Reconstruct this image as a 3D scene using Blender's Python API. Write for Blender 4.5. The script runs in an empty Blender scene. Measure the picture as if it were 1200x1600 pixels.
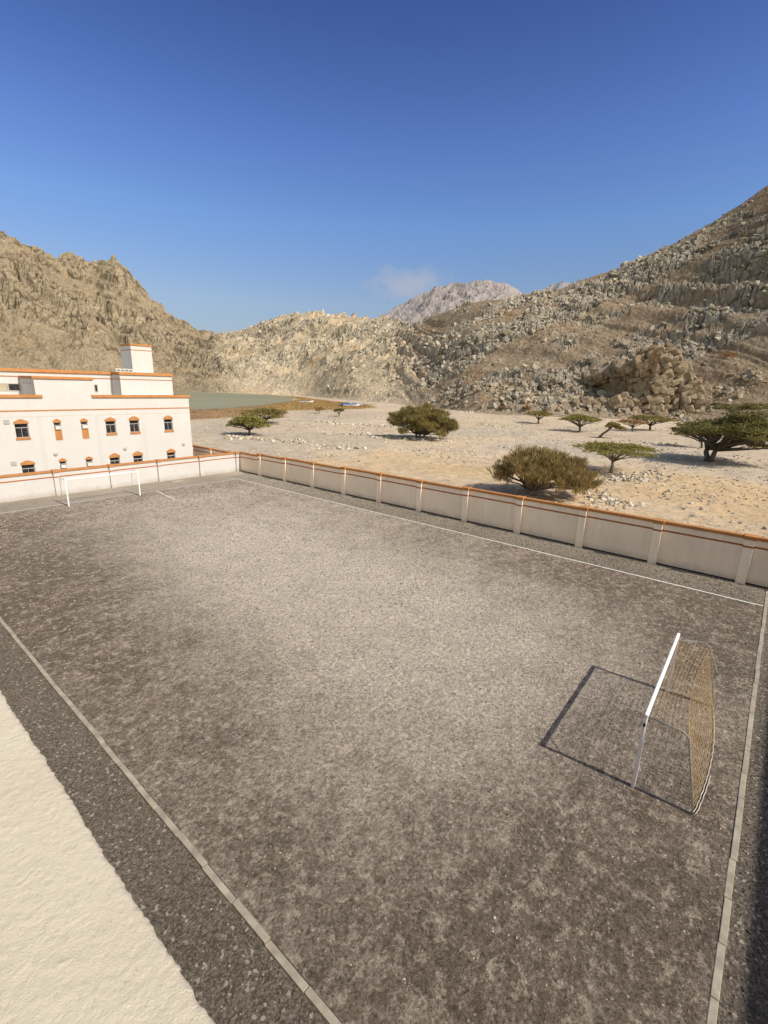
import bpy, math, random
import numpy as np
from mathutils import Matrix, Vector

rng = np.random.default_rng(7)
random.seed(7)
scene = bpy.context.scene
COL = scene.collection
R = math.radians

# ------------------------------------------------------------------ camera frame
CAM_H = 9.15
FPX = 740.7                       # focal length in pixels of the 1200 x 1600 photograph
_v = np.array([638., -180., FPX]); _v /= np.linalg.norm(_v)
_u = np.array([-922., -220., FPX]); _u /= np.linalg.norm(_u)
_up = np.cross(_v, _u); _up /= np.linalg.norm(_up)
_u = np.cross(_up, _v)
CR = np.array([_v, _u, _up])      # rows: world axes in camera coordinates (x right, y down, z forward)


def ray(px, py):
    d = CR @ np.array([px - 600., py - 800., FPX])
    return d / np.linalg.norm(d)


def gp(px, py, z=0.0):
    """point on the horizontal plane z seen at that place of the photograph"""
    d = ray(px, py); t = (z - CAM_H) / d[2]
    return np.array([d[0] * t, d[1] * t, z])


def onY(px, py, Y):
    d = ray(px, py); t = Y / d[1]
    return np.array([d[0] * t, Y, CAM_H + d[2] * t])


cam_d = bpy.data.cameras.new('camera')
cam = bpy.data.objects.new('camera', cam_d); COL.objects.link(cam)
right = CR @ np.array([1, 0, 0.]); upv = -(CR @ np.array([0, 1, 0.])); back = -(CR @ np.array([0, 0, 1.]))
M = Matrix.Identity(4)
for i in range(3):
    M[i][0] = right[i]; M[i][1] = upv[i]; M[i][2] = back[i]
M[2][3] = CAM_H
cam.matrix_world = M
cam_d.sensor_fit = 'VERTICAL'; cam_d.sensor_height = 36.0
cam_d.lens = FPX / 1600 * 36.0
cam_d.clip_start = 0.05; cam_d.clip_end = 20000
scene.camera = cam

# ------------------------------------------------------------------ numpy noise
def _h(ix, iy, seed):
    a = ix.astype(np.int64).astype(np.uint32) * np.uint32(374761393)
    b = iy.astype(np.int64).astype(np.uint32) * np.uint32(668265263)
    h = a + b + np.uint32((seed * 2246822519) & 0xffffffff)
    h = (h ^ (h >> np.uint32(13))) * np.uint32(1274126177)
    h = (h ^ (h >> np.uint32(16))) * np.uint32(2246822519)
    h = h ^ (h >> np.uint32(15))
    return h.astype(np.float64) / 4294967295.0


def vn(x, y, seed=0):
    x = np.asarray(x, float); y = np.asarray(y, float)
    ix = np.floor(x); iy = np.floor(y); fx = x - ix; fy = y - iy
    fx = fx * fx * fx * (fx * (fx * 6 - 15) + 10); fy = fy * fy * fy * (fy * (fy * 6 - 15) + 10)
    a = _h(ix, iy, seed); b = _h(ix + 1, iy, seed); c = _h(ix, iy + 1, seed); d = _h(ix + 1, iy + 1, seed)
    return (a * (1 - fx) + b * fx) * (1 - fy) + (c * (1 - fx) + d * fx) * fy


def fbm(x, y, seed=0, octv=4, gain=0.5):
    s = 0; amp = 1; tot = 0
    for o in range(octv):
        s = s + amp * (vn(x, y, seed + o * 17) - 0.5) * 2; tot += amp
        x = x * 2.03 + 5.1; y = y * 2.03 + 1.7; amp *= gain
    return s / tot


def worley(x, y, seed=0):
    ix = np.floor(x); iy = np.floor(y)
    f1 = np.full(x.shape, 9.0); f2 = np.full(x.shape, 9.0); cid = np.zeros(x.shape)
    dxb = np.zeros(x.shape); dyb = np.zeros(x.shape)
    for i in (-1, 0, 1):
        for j in (-1, 0, 1):
            cx = ix + i; cy = iy + j
            px = cx + _h(cx, cy, seed); py = cy + _h(cx, cy, seed + 101)
            dx = x - px; dy = y - py
            d = np.abs(dx) * 0.5 + np.sqrt(dx * dx + dy * dy) * 0.6
            v = _h(cx, cy, seed + 202)
            m = d < f1
            f2 = np.where(m, f1, np.minimum(f2, d))
            cid = np.where(m, v, cid); dxb = np.where(m, dx, dxb); dyb = np.where(m, dy, dyb)
            f1 = np.where(m, d, f1)
    return f1, f2, cid, dxb, dyb


def sstep(a, b, x):
    t = np.clip((x - a) / (b - a), 0, 1)
    return t * t * (3 - 2 * t)


# ------------------------------------------------------------------ materials
def new_mat(name):
    m = bpy.data.materials.new(name); m.use_nodes = True
    nt = m.node_tree
    b = nt.nodes['Principled BSDF']
    b.inputs['Specular IOR Level'].default_value = 0.2
    return m, nt, b


def N(nt, typ, **kw):
    n = nt.nodes.new(typ)
    for k, v in kw.items():
        if k in n.inputs:
            n.inputs[k].default_value = v
        else:
            setattr(n, k, v)
    return n


def noise(nt, vec, scale, detail=6, rough=0.6, dist=0.0):
    n = N(nt, 'ShaderNodeTexNoise')
    n.inputs['Scale'].default_value = scale; n.inputs['Detail'].default_value = detail
    n.inputs['Roughness'].default_value = rough; n.inputs['Distortion'].default_value = dist
    nt.links.new(vec, n.inputs['Vector'])
    return n.outputs['Fac']


def ramp(nt, fac, stops):
    r = N(nt, 'ShaderNodeValToRGB')
    cr = r.color_ramp
    while len(cr.elements) > len(stops):
        cr.elements.remove(cr.elements[-1])
    while len(cr.elements) < len(stops):
        cr.elements.new(0.5)
    for e, (p, c) in zip(cr.elements, stops):
        e.position = p
        e.color = (c, c, c, 1) if not hasattr(c, '__len__') else (*c, 1)
    nt.links.new(fac, r.inputs['Fac'])
    return r.outputs['Color']


def mix(nt, fac, a, b, mode='MIX'):
    n = N(nt, 'ShaderNodeMix', data_type='RGBA', blend_type=mode)
    n.clamp_factor = True
    for s, k in ((fac, 0), (a, 6), (b, 7)):
        if hasattr(s, 'is_output') or hasattr(s, 'links'):
            nt.links.new(s, n.inputs[k])
        elif hasattr(s, '__len__'):
            n.inputs[k].default_value = (*s, 1)
        else:
            n.inputs[k].default_value = s
    return n.outputs[2]


def math_n(nt, op, a, b=None, clamp=False):
    n = N(nt, 'ShaderNodeMath', operation=op, use_clamp=clamp)
    for s, k in ((a, 0), (b, 1)):
        if s is None: continue
        if hasattr(s, 'links'): nt.links.new(s, n.inputs[k])
        else: n.inputs[k].default_value = s
    return n.outputs[0]


def bump(nt, b, height, strength=0.5, dist=0.05, prev=None):
    n = N(nt, 'ShaderNodeBump')
    n.inputs['Strength'].default_value = strength; n.inputs['Distance'].default_value = dist
    nt.links.new(height, n.inputs['Height'])
    if prev is not None: nt.links.new(prev, n.inputs['Normal'])
    nt.links.new(n.outputs['Normal'], b.inputs['Normal'])
    return n.outputs['Normal']


def pos(nt):
    return N(nt, 'ShaderNodeNewGeometry').outputs['Position']


def cells(nt, vec, scale, lo, hi, dist=None):
    """a random grey per voronoi cell, between lo and hi: reads as single grains and clods"""
    v = N(nt, 'ShaderNodeTexVoronoi'); v.inputs['Scale'].default_value = scale; nt.links.new(vec, v.inputs['Vector'])
    sp = N(nt, 'ShaderNodeSeparateColor'); nt.links.new(v.outputs['Color'], sp.inputs[0])
    mr = N(nt, 'ShaderNodeMapRange'); mr.inputs['To Min'].default_value = lo; mr.inputs['To Max'].default_value = hi
    nt.links.new(sp.outputs[0], mr.inputs['Value'])
    return mr.outputs[0], v.outputs['Distance'], sp.outputs[1]


def attr(nt, name):
    a = N(nt, 'ShaderNodeAttribute'); a.attribute_name = name
    return a


def painted(name, col, rough=0.8, var=0.12, scale=3.0, bump_s=0.15, dirt=None):
    """weathered paint or plaster: mottled tone, faint streaks and a fine grain"""
    m, nt, b = new_mat(name)
    p = pos(nt)
    n1 = noise(nt, p, scale, 5, 0.6)
    mp = N(nt, 'ShaderNodeMapping'); mp.inputs['Scale'].default_value = (3.2, 3.2, 0.25)
    nt.links.new(p, mp.inputs['Vector'])
    n2 = noise(nt, mp.outputs[0], 1.4, 4, 0.6)
    dark = tuple(c * (1 - var * 1.6) for c in col); lite = tuple(min(1, c * (1 + var * 0.5)) for c in col)
    c1 = ramp(nt, n1, [(0.3, dark), (0.65, lite)])
    d = dirt if dirt else tuple(c * 0.7 for c in col)
    fac = ramp(nt, n2, [(0.5, 0.0), (0.85, 0.45)])
    c2 = mix(nt, fac, c1, d)
    nt.links.new(c2, b.inputs['Base Color'])
    b.inputs['Roughness'].default_value = rough
    if bump_s:
        bump(nt, b, noise(nt, p, 60, 4, 0.6), bump_s, 0.01)
    return m


M_cream = painted('cream_plaster', (0.89, 0.74, 0.585), 0.9, 0.05, 0.6, 0.2)
M_white_pl = painted('white_plaster', (0.535, 0.520, 0.505), 0.9, 0.03, 0.5, 0.15, (0.505, 0.47, 0.44))
M_orange = painted('orange_paint', (0.44, 0.20, 0.070), 0.7, 0.12, 2.0, 0.15)
M_stripe = painted('brown_stripe_paint', (0.36, 0.12, 0.035), 0.7, 0.10, 2.0, 0.1)
def wall_dirt(m, top, h, k=1.0):
    nt = m.node_tree; b = nt.nodes['Principled BSDF']
    src = b.inputs['Base Color'].links[0].from_socket
    p = pos(nt); sx = N(nt, 'ShaderNodeSeparateXYZ'); nt.links.new(p, sx.inputs[0])
    nz = noise(nt, p, 1.6, 6, 0.7)
    low = math_n(nt, 'ADD', sx.outputs['Z'], math_n(nt, 'MULTIPLY', math_n(nt, 'SUBTRACT', nz, 0.5), 0.9))
    f = ramp(nt, low, [(0.0, 0.75 * k), (0.45, 0.0)])
    c = mix(nt, f, src, (0.34, 0.29, 0.225))
    mp = N(nt, 'ShaderNodeMapping'); mp.inputs['Scale'].default_value = (4.5, 4.5, 0.12); nt.links.new(p, mp.inputs['Vector'])
    st = ramp(nt, noise(nt, mp.outputs[0], 1.0, 5, 0.65), [(0.52, 0.0), (0.74, 0.38 * k)])
    hi = ramp(nt, math_n(nt, 'MULTIPLY', math_n(nt, 'SUBTRACT', sx.outputs['Z'], top - h), 1.0 / h), [(0.0, 0.0), (1.0, 1.0)])
    c = mix(nt, math_n(nt, 'MULTIPLY', st, hi), c, (0.40, 0.33, 0.245))
    nt.links.new(c, b.inputs['Base Color'])
M_pil = painted('pilaster_plaster', (0.95, 0.81, 0.655), 0.9, 0.05, 0.6, 0.2)
wall_dirt(M_cream, 2.4, 2.2, 0.55); wall_dirt(M_pil, 2.4, 2.2, 0.5); wall_dirt(M_white_pl, 7.6, 5.0, 0.8)
M_groove = painted('groove_shadow_gap', (0.42, 0.39, 0.35), 0.9, 0.1, 2.0, 0.0)
M_white = painted('white_metal_paint', (0.90, 0.88, 0.84), 0.45, 0.07, 8.0, 0.05)
M_grey_metal = painted('galvanised_pipe', (0.30, 0.29, 0.27), 0.45, 0.15, 10.0, 0.05)
M_conc = painted('kerb_concrete', (0.36, 0.325, 0.255), 0.95, 0.22, 3.0, 0.5)
M_line = None
M_boatw = painted('boat_white', (0.78, 0.78, 0.77), 0.4, 0.05, 3.0, 0.0)
M_boatb = painted('boat_blue', (0.05, 0.16, 0.42), 0.4, 0.1, 3.0, 0.0)
M_boatd = painted('engine_dark', (0.03, 0.03, 0.035), 0.5, 0.1, 3.0, 0.0)
M_ac = painted('air_conditioner_casing', (0.62, 0.60, 0.56), 0.5, 0.08, 3.0, 0.0)
M_frame = painted('window_frame_grey', (0.38, 0.37, 0.36), 0.5, 0.1, 3.0, 0.0)
M_lamp = painted('lamp_housing', (0.42, 0.40, 0.37), 0.5, 0.1, 3.0, 0.0)
M_tan_blind = painted('tan_blind', (0.40, 0.34, 0.24), 0.8, 0.1, 2.0, 0.0)

m, nt, b = new_mat('dark_window_glass')
b.inputs['Base Color'].default_value = (0.018, 0.018, 0.022, 1); b.inputs['Roughness'].default_value = 0.12
b.inputs['Specular IOR Level'].default_value = 0.5
nz = noise(nt, pos(nt), 3, 3); nt.links.new(ramp(nt, nz, [(0.35, (0.012, 0.012, 0.016)), (0.7, (0.05, 0.047, 0.045))]), b.inputs['Base Color'])
M_glass = m

# rope of the net
m, nt, b = new_mat('net_rope')
nt.links.new(ramp(nt, noise(nt, pos(nt), 5, 3), [(0.3, (0.48, 0.32, 0.15)), (0.7, (0.62, 0.44, 0.22))]), b.inputs['Base Color'])
b.inputs['Roughness'].default_value = 0.9
M_net = m
m, nt, b = new_mat('pale_rope')
nt.links.new(ramp(nt, noise(nt, pos(nt), 5, 3), [(0.3, (0.45, 0.40, 0.32)), (0.7, (0.68, 0.64, 0.56))]), b.inputs['Base Color'])
M_rope = m

# worn painted touchline
m, nt, b = new_mat('worn_line_paint')
p = pos(nt)
f = ramp(nt, noise(nt, p, 2.2, 8, 0.75), [(0.30, 0.2), (0.46, 1.0)])
f2 = ramp(nt, noise(nt, p, 40, 3, 0.6), [(0.3, 0.35), (0.6, 1.0)])
ff = math_n(nt, 'MULTIPLY', f, f2)
nt.links.new(mix(nt, ff, (0.40, 0.35, 0.29), (0.88, 0.86, 0.82)), b.inputs['Base Color'])
b.inputs['Roughness'].default_value = 0.95
M_line = m

# pitch: dark damp grit with pale dust blown over it
m, nt, b = new_mat('pitch_grit')
p = pos(nt)
a = attr(nt, 'dust').outputs['Fac']
nL = noise(nt, p, 0.55, 5, 0.6)
nA = noise(nt, p, 2.1, 6, 0.62)
nB = noise(nt, p, 6.5, 6, 0.7)
nC = noise(nt, p, 16, 6, 0.78)
nD = noise(nt, p, 42, 5, 0.8)
# broad, gradual dusting from the mesh attribute, broken up by grain
def cen(x, k): return math_n(nt, 'MULTIPLY', math_n(nt, 'SUBTRACT', x, 0.5), k)
s = math_n(nt, 'ADD', a, cen(nL, 0.95))
s = math_n(nt, 'ADD', s, cen(nA, 0.85))
s = math_n(nt, 'ADD', s, cen(nB, 1.15))
s = math_n(nt, 'ADD', s, cen(nC, 0.9), True)
grit = ramp(nt, nL, [(0.35, (0.235, 0.190, 0.146)), (0.65, (0.262, 0.202, 0.153))])
dust = ramp(nt, nB, [(0.35, (0.72, 0.62, 0.50)), (0.65, (0.86, 0.76, 0.63))])
c = mix(nt, s, grit, dust)
# small kicked-up patches of pale dust
sc_ = ramp(nt, math_n(nt, 'ADD', math_n(nt, 'MULTIPLY', nA, 0.45), math_n(nt, 'MULTIPLY', noise(nt, p, 4.2, 6, 0.72), 0.75)), [(0.645, 0.0), (0.685, 0.70)])
c = mix(nt, sc_, c, (0.62, 0.525, 0.405))
# dark dents and grains, pale grains
c = mix(nt, 1.0, c, ramp(nt, nC, [(0.36, 0.55), (0.46, 0.92), (0.56, 1.0)]), 'MULTIPLY')
c = mix(nt, 1.0, c, ramp(nt, nD, [(0.36, 0.50), (0.46, 0.92), (0.58, 1.0)]), 'MULTIPLY')
c = mix(nt, 1.0, c, ramp(nt, noise(nt, p, 9, 5, 0.72), [(0.36, 0.72), (0.5, 0.95), (0.62, 1.0)]), 'MULTIPLY')
c = mix(nt, ramp(nt, nD, [(0.55, 0.0), (0.66, 0.5)]), c, (0.60, 0.53, 0.43))
for sc_k, lo_k, hi_k in ((21, 0.73, 1.24), (9.5, 0.86, 1.13)):
    wob = N(nt, 'ShaderNodeVectorMath', operation='ADD'); nz_ = N(nt, 'ShaderNodeTexNoise'); nz_.inputs['Scale'].default_value = sc_k * 0.9; nt.links.new(p, nz_.inputs['Vector'])
    sv = N(nt, 'ShaderNodeVectorMath', operation='SCALE'); sv.inputs['Scale'].default_value = 1.3 / sc_k; nt.links.new(nz_.outputs['Color'], sv.inputs[0])
    nt.links.new(p, wob.inputs[0]); nt.links.new(sv.outputs[0], wob.inputs[1])
    g_, _, _ = cells(nt, wob.outputs[0], sc_k, lo_k, hi_k)
    c = mix(nt, 1.0, c, g_, 'MULTIPLY')
vo = N(nt, 'ShaderNodeTexVoronoi'); vo.inputs['Scale'].default_value = 24; nt.links.new(p, vo.inputs['Vector'])
peb = ramp(nt, vo.outputs['Distance'], [(0.0, 1.0), (0.22, 0.0)])
pick = ramp(nt, noise(nt, p, 7, 4, 0.7), [(0.54, 0.0), (0.66, 0.8)])
c = mix(nt, math_n(nt, 'MULTIPLY', peb, pick), c, (0.58, 0.50, 0.40))
nt.links.new(c, b.inputs['Base Color'])
b.inputs['Roughness'].default_value = 1.0; b.inputs['Specular IOR Level'].default_value = 0.03
hh = math_n(nt, 'ADD', math_n(nt, 'MULTIPLY', nB, 0.9), math_n(nt, 'MULTIPLY', nC, 0.9))
n_ = bump(nt, b, hh, 1.0, 0.10)
bump(nt, b, nD, 1.0, 0.025, n_)
M_pitch = m

# crushed stone of the yard
m, nt, b = new_mat('crushed_stone')
p = pos(nt)
vo = N(nt, 'ShaderNodeTexVoronoi'); vo.inputs['Scale'].default_value = 42; nt.links.new(p, vo.inputs['Vector'])
sep = N(nt, 'ShaderNodeSeparateColor'); nt.links.new(vo.outputs['Color'], sep.inputs[0])
g1 = noise(nt, p, 30, 6, 0.85); g2 = noise(nt, p, 9, 5, 0.7)
st = ramp(nt, g1, [(0.36, (0.045, 0.038, 0.029)), (0.48, (0.16, 0.136, 0.105)), (0.58, (0.24, 0.205, 0.158)), (0.66, (0.58, 0.52, 0.42))])
st = mix(nt, ramp(nt, sep.outputs[0], [(0.90, 0.0), (0.98, 0.7)]), st, (0.40, 0.36, 0.30))
big = ramp(nt, noise(nt, p, 0.7, 6, 0.65), [(0.35, 0.0), (0.75, 0.5)])
c = mix(nt, big, st, (0.20, 0.167, 0.126))
g_, _, _ = cells(nt, p, 27, 0.45, 1.55)
c = mix(nt, 1.0, c, g_, 'MULTIPLY')
g_, _, pk = cells(nt, p, 19, 0.8, 1.2)
c = mix(nt, ramp(nt, pk, [(0.955, 0.0), (0.97, 0.8)]), c, (0.62, 0.56, 0.46))
a = attr(nt, 'dust').outputs['Fac']
c = mix(nt, a, c, (0.46, 0.40, 0.325))
nt.links.new(c, b.inputs['Base Color']); b.inputs['Roughness'].default_value = 1.0
b.inputs['Specular IOR Level'].default_value = 0.04
n_ = bump(nt, b, g1, 1.0, 0.07)
bump(nt, b, g2, 0.6, 0.05, n_)
M_yard = m


def vcol_mat(name, bump_scales, rough=1.0, speck=None, cvar=0.25):
    m, nt, b = new_mat(name)
    p = pos(nt)
    c = attr(nt, 'Col').outputs['Color']
    n1 = noise(nt, p, bump_scales[0][0], 6, 0.68)
    v = ramp(nt, n1, [(0.3, 1 - cvar), (0.7, 1.0)])
    c = mix(nt, 1.0, c, v, 'MULTIPLY')
    if speck:
        vo = N(nt, 'ShaderNodeTexVoronoi'); vo.inputs['Scale'].default_value = speck
        nt.links.new(p, vo.inputs['Vector'])
        sp = N(nt, 'ShaderNodeSeparateColor'); nt.links.new(vo.outputs['Color'], sp.inputs[0])
        c = mix(nt, ramp(nt, sp.outputs[0], [(0.72, 0.0), (1.0, 0.5)]), c, (0.52, 0.45, 0.36))
        c = mix(nt, ramp(nt, sp.outputs[1], [(0.75, 0.0), (1.0, 0.5)]), c, (0.20, 0.16, 0.12))
    nt.links.new(c, b.inputs['Base Color'])
    b.inputs['Roughness'].default_value = rough; b.inputs['Specular IOR Level'].default_value = 0.08
    prev = None
    for sc, stg, dst in bump_scales:
        prev = bump(nt, b, noise(nt, p, sc, 5, 0.7), stg, dst, prev)
    return m


M_ground = vcol_mat('wadi_gravel', [(0.9, 0.5, 0.35), (4.0, 0.6, 0.12)], speck=2.6)
M_hill = vcol_mat('hill_rock', [(0.45, 0.9, 1.1), (1.6, 0.9, 0.4)], cvar=0.45)
m, nt, b = new_mat('outcrop_rock')
p = pos(nt)
c = ramp(nt, noise(nt, p, 0.35, 6, 0.7), [(0.3, (0.22, 0.17, 0.115)), (0.55, (0.38, 0.305, 0.215)), (0.75, (0.50, 0.43, 0.33))])
c = mix(nt, ramp(nt, noise(nt, p, 0.14, 5, 0.65), [(0.56, 0.0), (0.72, 0.75)]), c, (0.42, 0.235, 0.105))
c = mix(nt, ramp(nt, noise(nt, p, 1.6, 5, 0.7), [(0.3, 0.6), (0.5, 0.0)]), c, (0.15, 0.115, 0.08))
nt.links.new(c, b.inputs['Base Color']); b.inputs['Roughness'].default_value = 1.0; b.inputs['Specular IOR Level'].default_value = 0.05
n_ = bump(nt, b, noise(nt, p, 0.8, 6, 0.75), 1.0, 1.2)
bump(nt, b, noise(nt, p, 3.0, 5, 0.7), 0.7, 0.2, n_)
M_outcrop = m
M_far = vcol_mat('hazed_mountain_rock', [(0.02, 0.6, 12.0)], cvar=0.2)
M_stone = vcol_mat('loose_stone', [(3.0, 0.5, 0.08)], cvar=0.25)
M_leaf = None
m, nt, b = new_mat('acacia_leaf')
c = attr(nt, 'Col').outputs['Color']
nt.links.new(c, b.inputs['Base Color']); b.inputs['Roughness'].default_value = 0.8
b.inputs['Specular IOR Level'].default_value = 0.1
tr = N(nt, 'ShaderNodeBsdfTranslucent'); nt.links.new(c, tr.inputs['Color'])
ms = N(nt, 'ShaderNodeMixShader'); ms.inputs[0].default_value = 0.35
nt.links.new(b.outputs[0], ms.inputs[1]); nt.links.new(tr.outputs[0], ms.inputs[2])
nt.links.new(ms.outputs[0], nt.nodes['Material Output'].inputs['Surface'])
M_leaf = m
m, nt, b = new_mat('acacia_bark')
nt.links.new(ramp(nt, noise(nt, pos(nt), 6, 5), [(0.3, (0.06, 0.048, 0.036)), (0.7, (0.15, 0.125, 0.10))]), b.inputs['Base Color'])
bump(nt, b, noise(nt, pos(nt), 14, 4), 0.6, 0.03)
M_bark = m
m, nt, b = new_mat('pale_bark')
nt.links.new(ramp(nt, noise(nt, pos(nt), 6, 5), [(0.3, (0.13, 0.105, 0.08)), (0.7, (0.30, 0.26, 0.21))]), b.inputs['Base Color'])
bump(nt, b, noise(nt, pos(nt), 14, 4), 0.6, 0.03)
M_pale_bark = m

# lagoon water
m, nt, b = new_mat('lagoon_water')
p = pos(nt)
mp = N(nt, 'ShaderNodeMapping'); mp.inputs['Scale'].default_value = (1, 1, 1); nt.links.new(p, mp.inputs['Vector'])
nt.links.new(ramp(nt, noise(nt, p, 0.012, 4), [(0.3, (0.215, 0.215, 0.125)), (0.7, (0.27, 0.245, 0.14))]), b.inputs['Base Color'])
b.inputs['Roughness'].default_value = 0.5; b.inputs['Specular IOR Level'].default_value = 0.12
bump(nt, b, noise(nt, p, 1.2, 4), 0.25, 0.05)
M_water = m

# roughcast parapet near the camera
m, nt, b = new_mat('roughcast_render')
p = pos(nt)
nt.links.new(ramp(nt, noise(nt, p, 2.5, 6, 0.6), [(0.3, (0.59, 0.52, 0.39)), (0.7, (0.655, 0.59, 0.46))]), b.inputs['Base Color'])
bc_ = b.inputs['Base Color'].links[0].from_socket
bc_ = mix(nt, ramp(nt, noise(nt, p, 48, 5, 0.75), [(0.30, 0.5), (0.42, 0.0)]), bc_, (0.40, 0.34, 0.255))
bc_ = mix(nt, ramp(nt, noise(nt, p, 9, 6, 0.7), [(0.26, 0.8), (0.31, 0.0)]), bc_, (0.30, 0.25, 0.18))
bc_ = mix(nt, ramp(nt, noise(nt, p, 1.3, 5, 0.6), [(0.45, 0.0), (0.8, 0.5)]), bc_, (0.58, 0.48, 0.36))
nt.links.new(bc_, b.inputs['Base Color'])
b.inputs['Roughness'].default_value = 0.95
n_ = bump(nt, b, noise(nt, p, 85, 6, 0.8), 0.8, 0.006)
bump(nt, b, noise(nt, p, 260, 3, 0.7), 0.5, 0.002, n_)
M_rough = m


# ------------------------------------------------------------------ mesh helpers
def raw_mesh(name, verts, faces_flat, nper, mat, parent=None, col=None, dust=None, smooth=False):
    """numpy mesh: verts (n,3), faces (m,nper)"""
    me = bpy.data.meshes.new(name)
    verts = np.asarray(verts, np.float32); faces = np.asarray(faces_flat, np.int32)
    me.vertices.add(len(verts)); me.vertices.foreach_set('co', verts.ravel())
    nf = len(faces)
    me.loops.add(nf * nper); me.loops.foreach_set('vertex_index', faces.ravel())
    me.polygons.add(nf)
    me.polygons.foreach_set('loop_start', np.arange(0, nf * nper, nper, dtype=np.int32))
    me.polygons.foreach_set('loop_total', np.full(nf, nper, np.int32))
    me.update(calc_edges=True)
    me.polygons.foreach_set('use_smooth', np.full(nf, smooth, bool))
    if col is not None:
        at = me.color_attributes.new('Col', 'FLOAT_COLOR', 'POINT')
        c4 = np.ones((len(verts), 4), np.float32); c4[:, :3] = col
        at.data.foreach_set('color', c4.ravel())
    if dust is not None:
        at = me.attributes.new('dust', 'FLOAT', 'POINT'); at.data.foreach_set('value', np.asarray(dust, np.float32))
    me.materials.append(mat)
    o = bpy.data.objects.new(name, me); COL.objects.link(o)
    if parent is not None: o.parent = parent
    return o


def grid_faces(nr, nc, wrap=False):
    r = np.arange(nr - 1)[:, None]; c = np.arange(nc if wrap else nc - 1)[None, :]
    c1 = (c + 1) % nc
    a = r * nc + c; b = r * nc + c1; d = (r + 1) * nc + c; e = (r + 1) * nc + c1
    return np.stack([a, b, e, d], -1).reshape(-1, 4)


class MB:
    """collects polygons and links them as one mesh object"""
    def __init__(s): s.v = []; s.f = []

    def poly(s, pts):
        i = len(s.v); s.v += [tuple(p) for p in pts]; s.f.append(tuple(range(i, i + len(pts))))

    def box(s, x0, x1, y0, y1, z0, z1):
        i = len(s.v)
        s.v += [(x0, y0, z0), (x1, y0, z0), (x1, y1, z0), (x0, y1, z0), (x0, y0, z1), (x1, y0, z1), (x1, y1, z1), (x0, y1, z1)]
        for f in ((3, 2, 1, 0), (4, 5, 6, 7), (0, 1, 5, 4), (1, 2, 6, 5), (2, 3, 7, 6), (3, 0, 4, 7)):
            s.f.append(tuple(i + k for k in f))
        return s

    def obox(s, c, ax, ay, az, hx, hy, hz):
        i = len(s.v); c = Vector(c)
        for sz in (-1, 1):
            for sx, sy in ((-1, -1), (1, -1), (1, 1), (-1, 1)):
                s.v.append(tuple(c + ax * (sx * hx) + ay * (sy * hy) + az * (sz * hz)))
        for f in ((3, 2, 1, 0), (4, 5, 6, 7), (0, 1, 5, 4), (1, 2, 6, 5), (2, 3, 7, 6), (3, 0, 4, 7)):
            s.f.append(tuple(i + k for k in f))
        return s

    def tube(s, pts, r, n=8, caps=True):
        pts = [Vector(p) for p in pts]
        rs = r if hasattr(r, '__len__') else [r] * len(pts)
        base = len(s.v); ref = None
        for k, p in enumerate(pts):
            if k == 0: t = pts[1] - pts[0]
            elif k == len(pts) - 1: t = pts[-1] - pts[-2]
            else: t = (pts[k + 1] - pts[k]).normalized() + (pts[k] - pts[k - 1]).normalized()
            if t.length < 1e-9: t = Vector((0, 0, 1))
            t.normalize()
            if ref is None:
                ref = Vector((0, 0, 1)) if abs(t.z) < 0.9 else Vector((1, 0, 0))
            a = (ref - t * ref.dot(t)).normalized(); ref = a
            bb = t.cross(a)
            for q in range(n):
                an = 2 * math.pi * q / n + math.pi / n
                s.v.append(tuple(p + (a * math.cos(an) + bb * math.sin(an)) * rs[k]))
        for k in range(len(pts) - 1):
            for q in range(n):
                q1 = (q + 1) % n
                s.f.append((base + k * n + q, base + k * n + q1, base + (k + 1) * n + q1, base + (k + 1) * n + q))
        if caps:
            s.f.append(tuple(base + q for q in range(n))[::-1])
            s.f.append(tuple(base + (len(pts) - 1) * n + q for q in range(n)))
        return s

    def build(s, name, mat, parent=None, smooth=False, bevel=0.0, loc=None):
        me = bpy.data.meshes.new(name)
        vs = s.v
        if loc is not None: vs = [(v[0] - loc[0], v[1] - loc[1], v[2] - loc[2]) for v in vs]
        me.from_pydata(vs, [], s.f); me.materials.append(mat); me.update()
        if smooth: me.polygons.foreach_set('use_smooth', [True] * len(me.polygons))
        o = bpy.data.objects.new(name, me); COL.objects.link(o)
        if parent is not None: o.parent = parent
        if loc is not None: o.location = loc
        if bevel:
            md = o.modifiers.new('edge', 'BEVEL'); md.width = bevel; md.segments = 2; md.limit_method = 'ANGLE'
        return o


def thing(name, label, cat, loc=(0, 0, 0), group=None):
    o = bpy.data.objects.new(name, None); COL.objects.link(o)
    o.location = loc; o['label'] = label; o['category'] = cat; o.empty_display_size = 0.3
    if group: o['group'] = group
    return o


def tag(o, label, cat, group=None, kind=None):
    o['label'] = label; o['category'] = cat
    if group: o['group'] = group
    if kind: o['kind'] = kind
    return o


def structure(o, label=None):
    o['kind'] = 'structure'
    if label: o['label'] = label
    return o


# =================================================================== GROUND
AZ0, AZ1 = -8.0, 104.0
az_f = np.arange(AZ0, AZ1, 0.14)
az_c = np.arange(AZ1, 360 + AZ0, 4.0)
azs = np.radians(np.concatenate([az_f, az_c]))
rr = np.concatenate([[0.5, 6, 12, 18, 24], np.geomspace(27, 420, 430), np.geomspace(440, 9000, 26)])
RR, AA = np.meshgrid(rr, azs, indexing='ij')
GX = RR * np.sin(AA); GY = RR * np.cos(AA)


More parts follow.
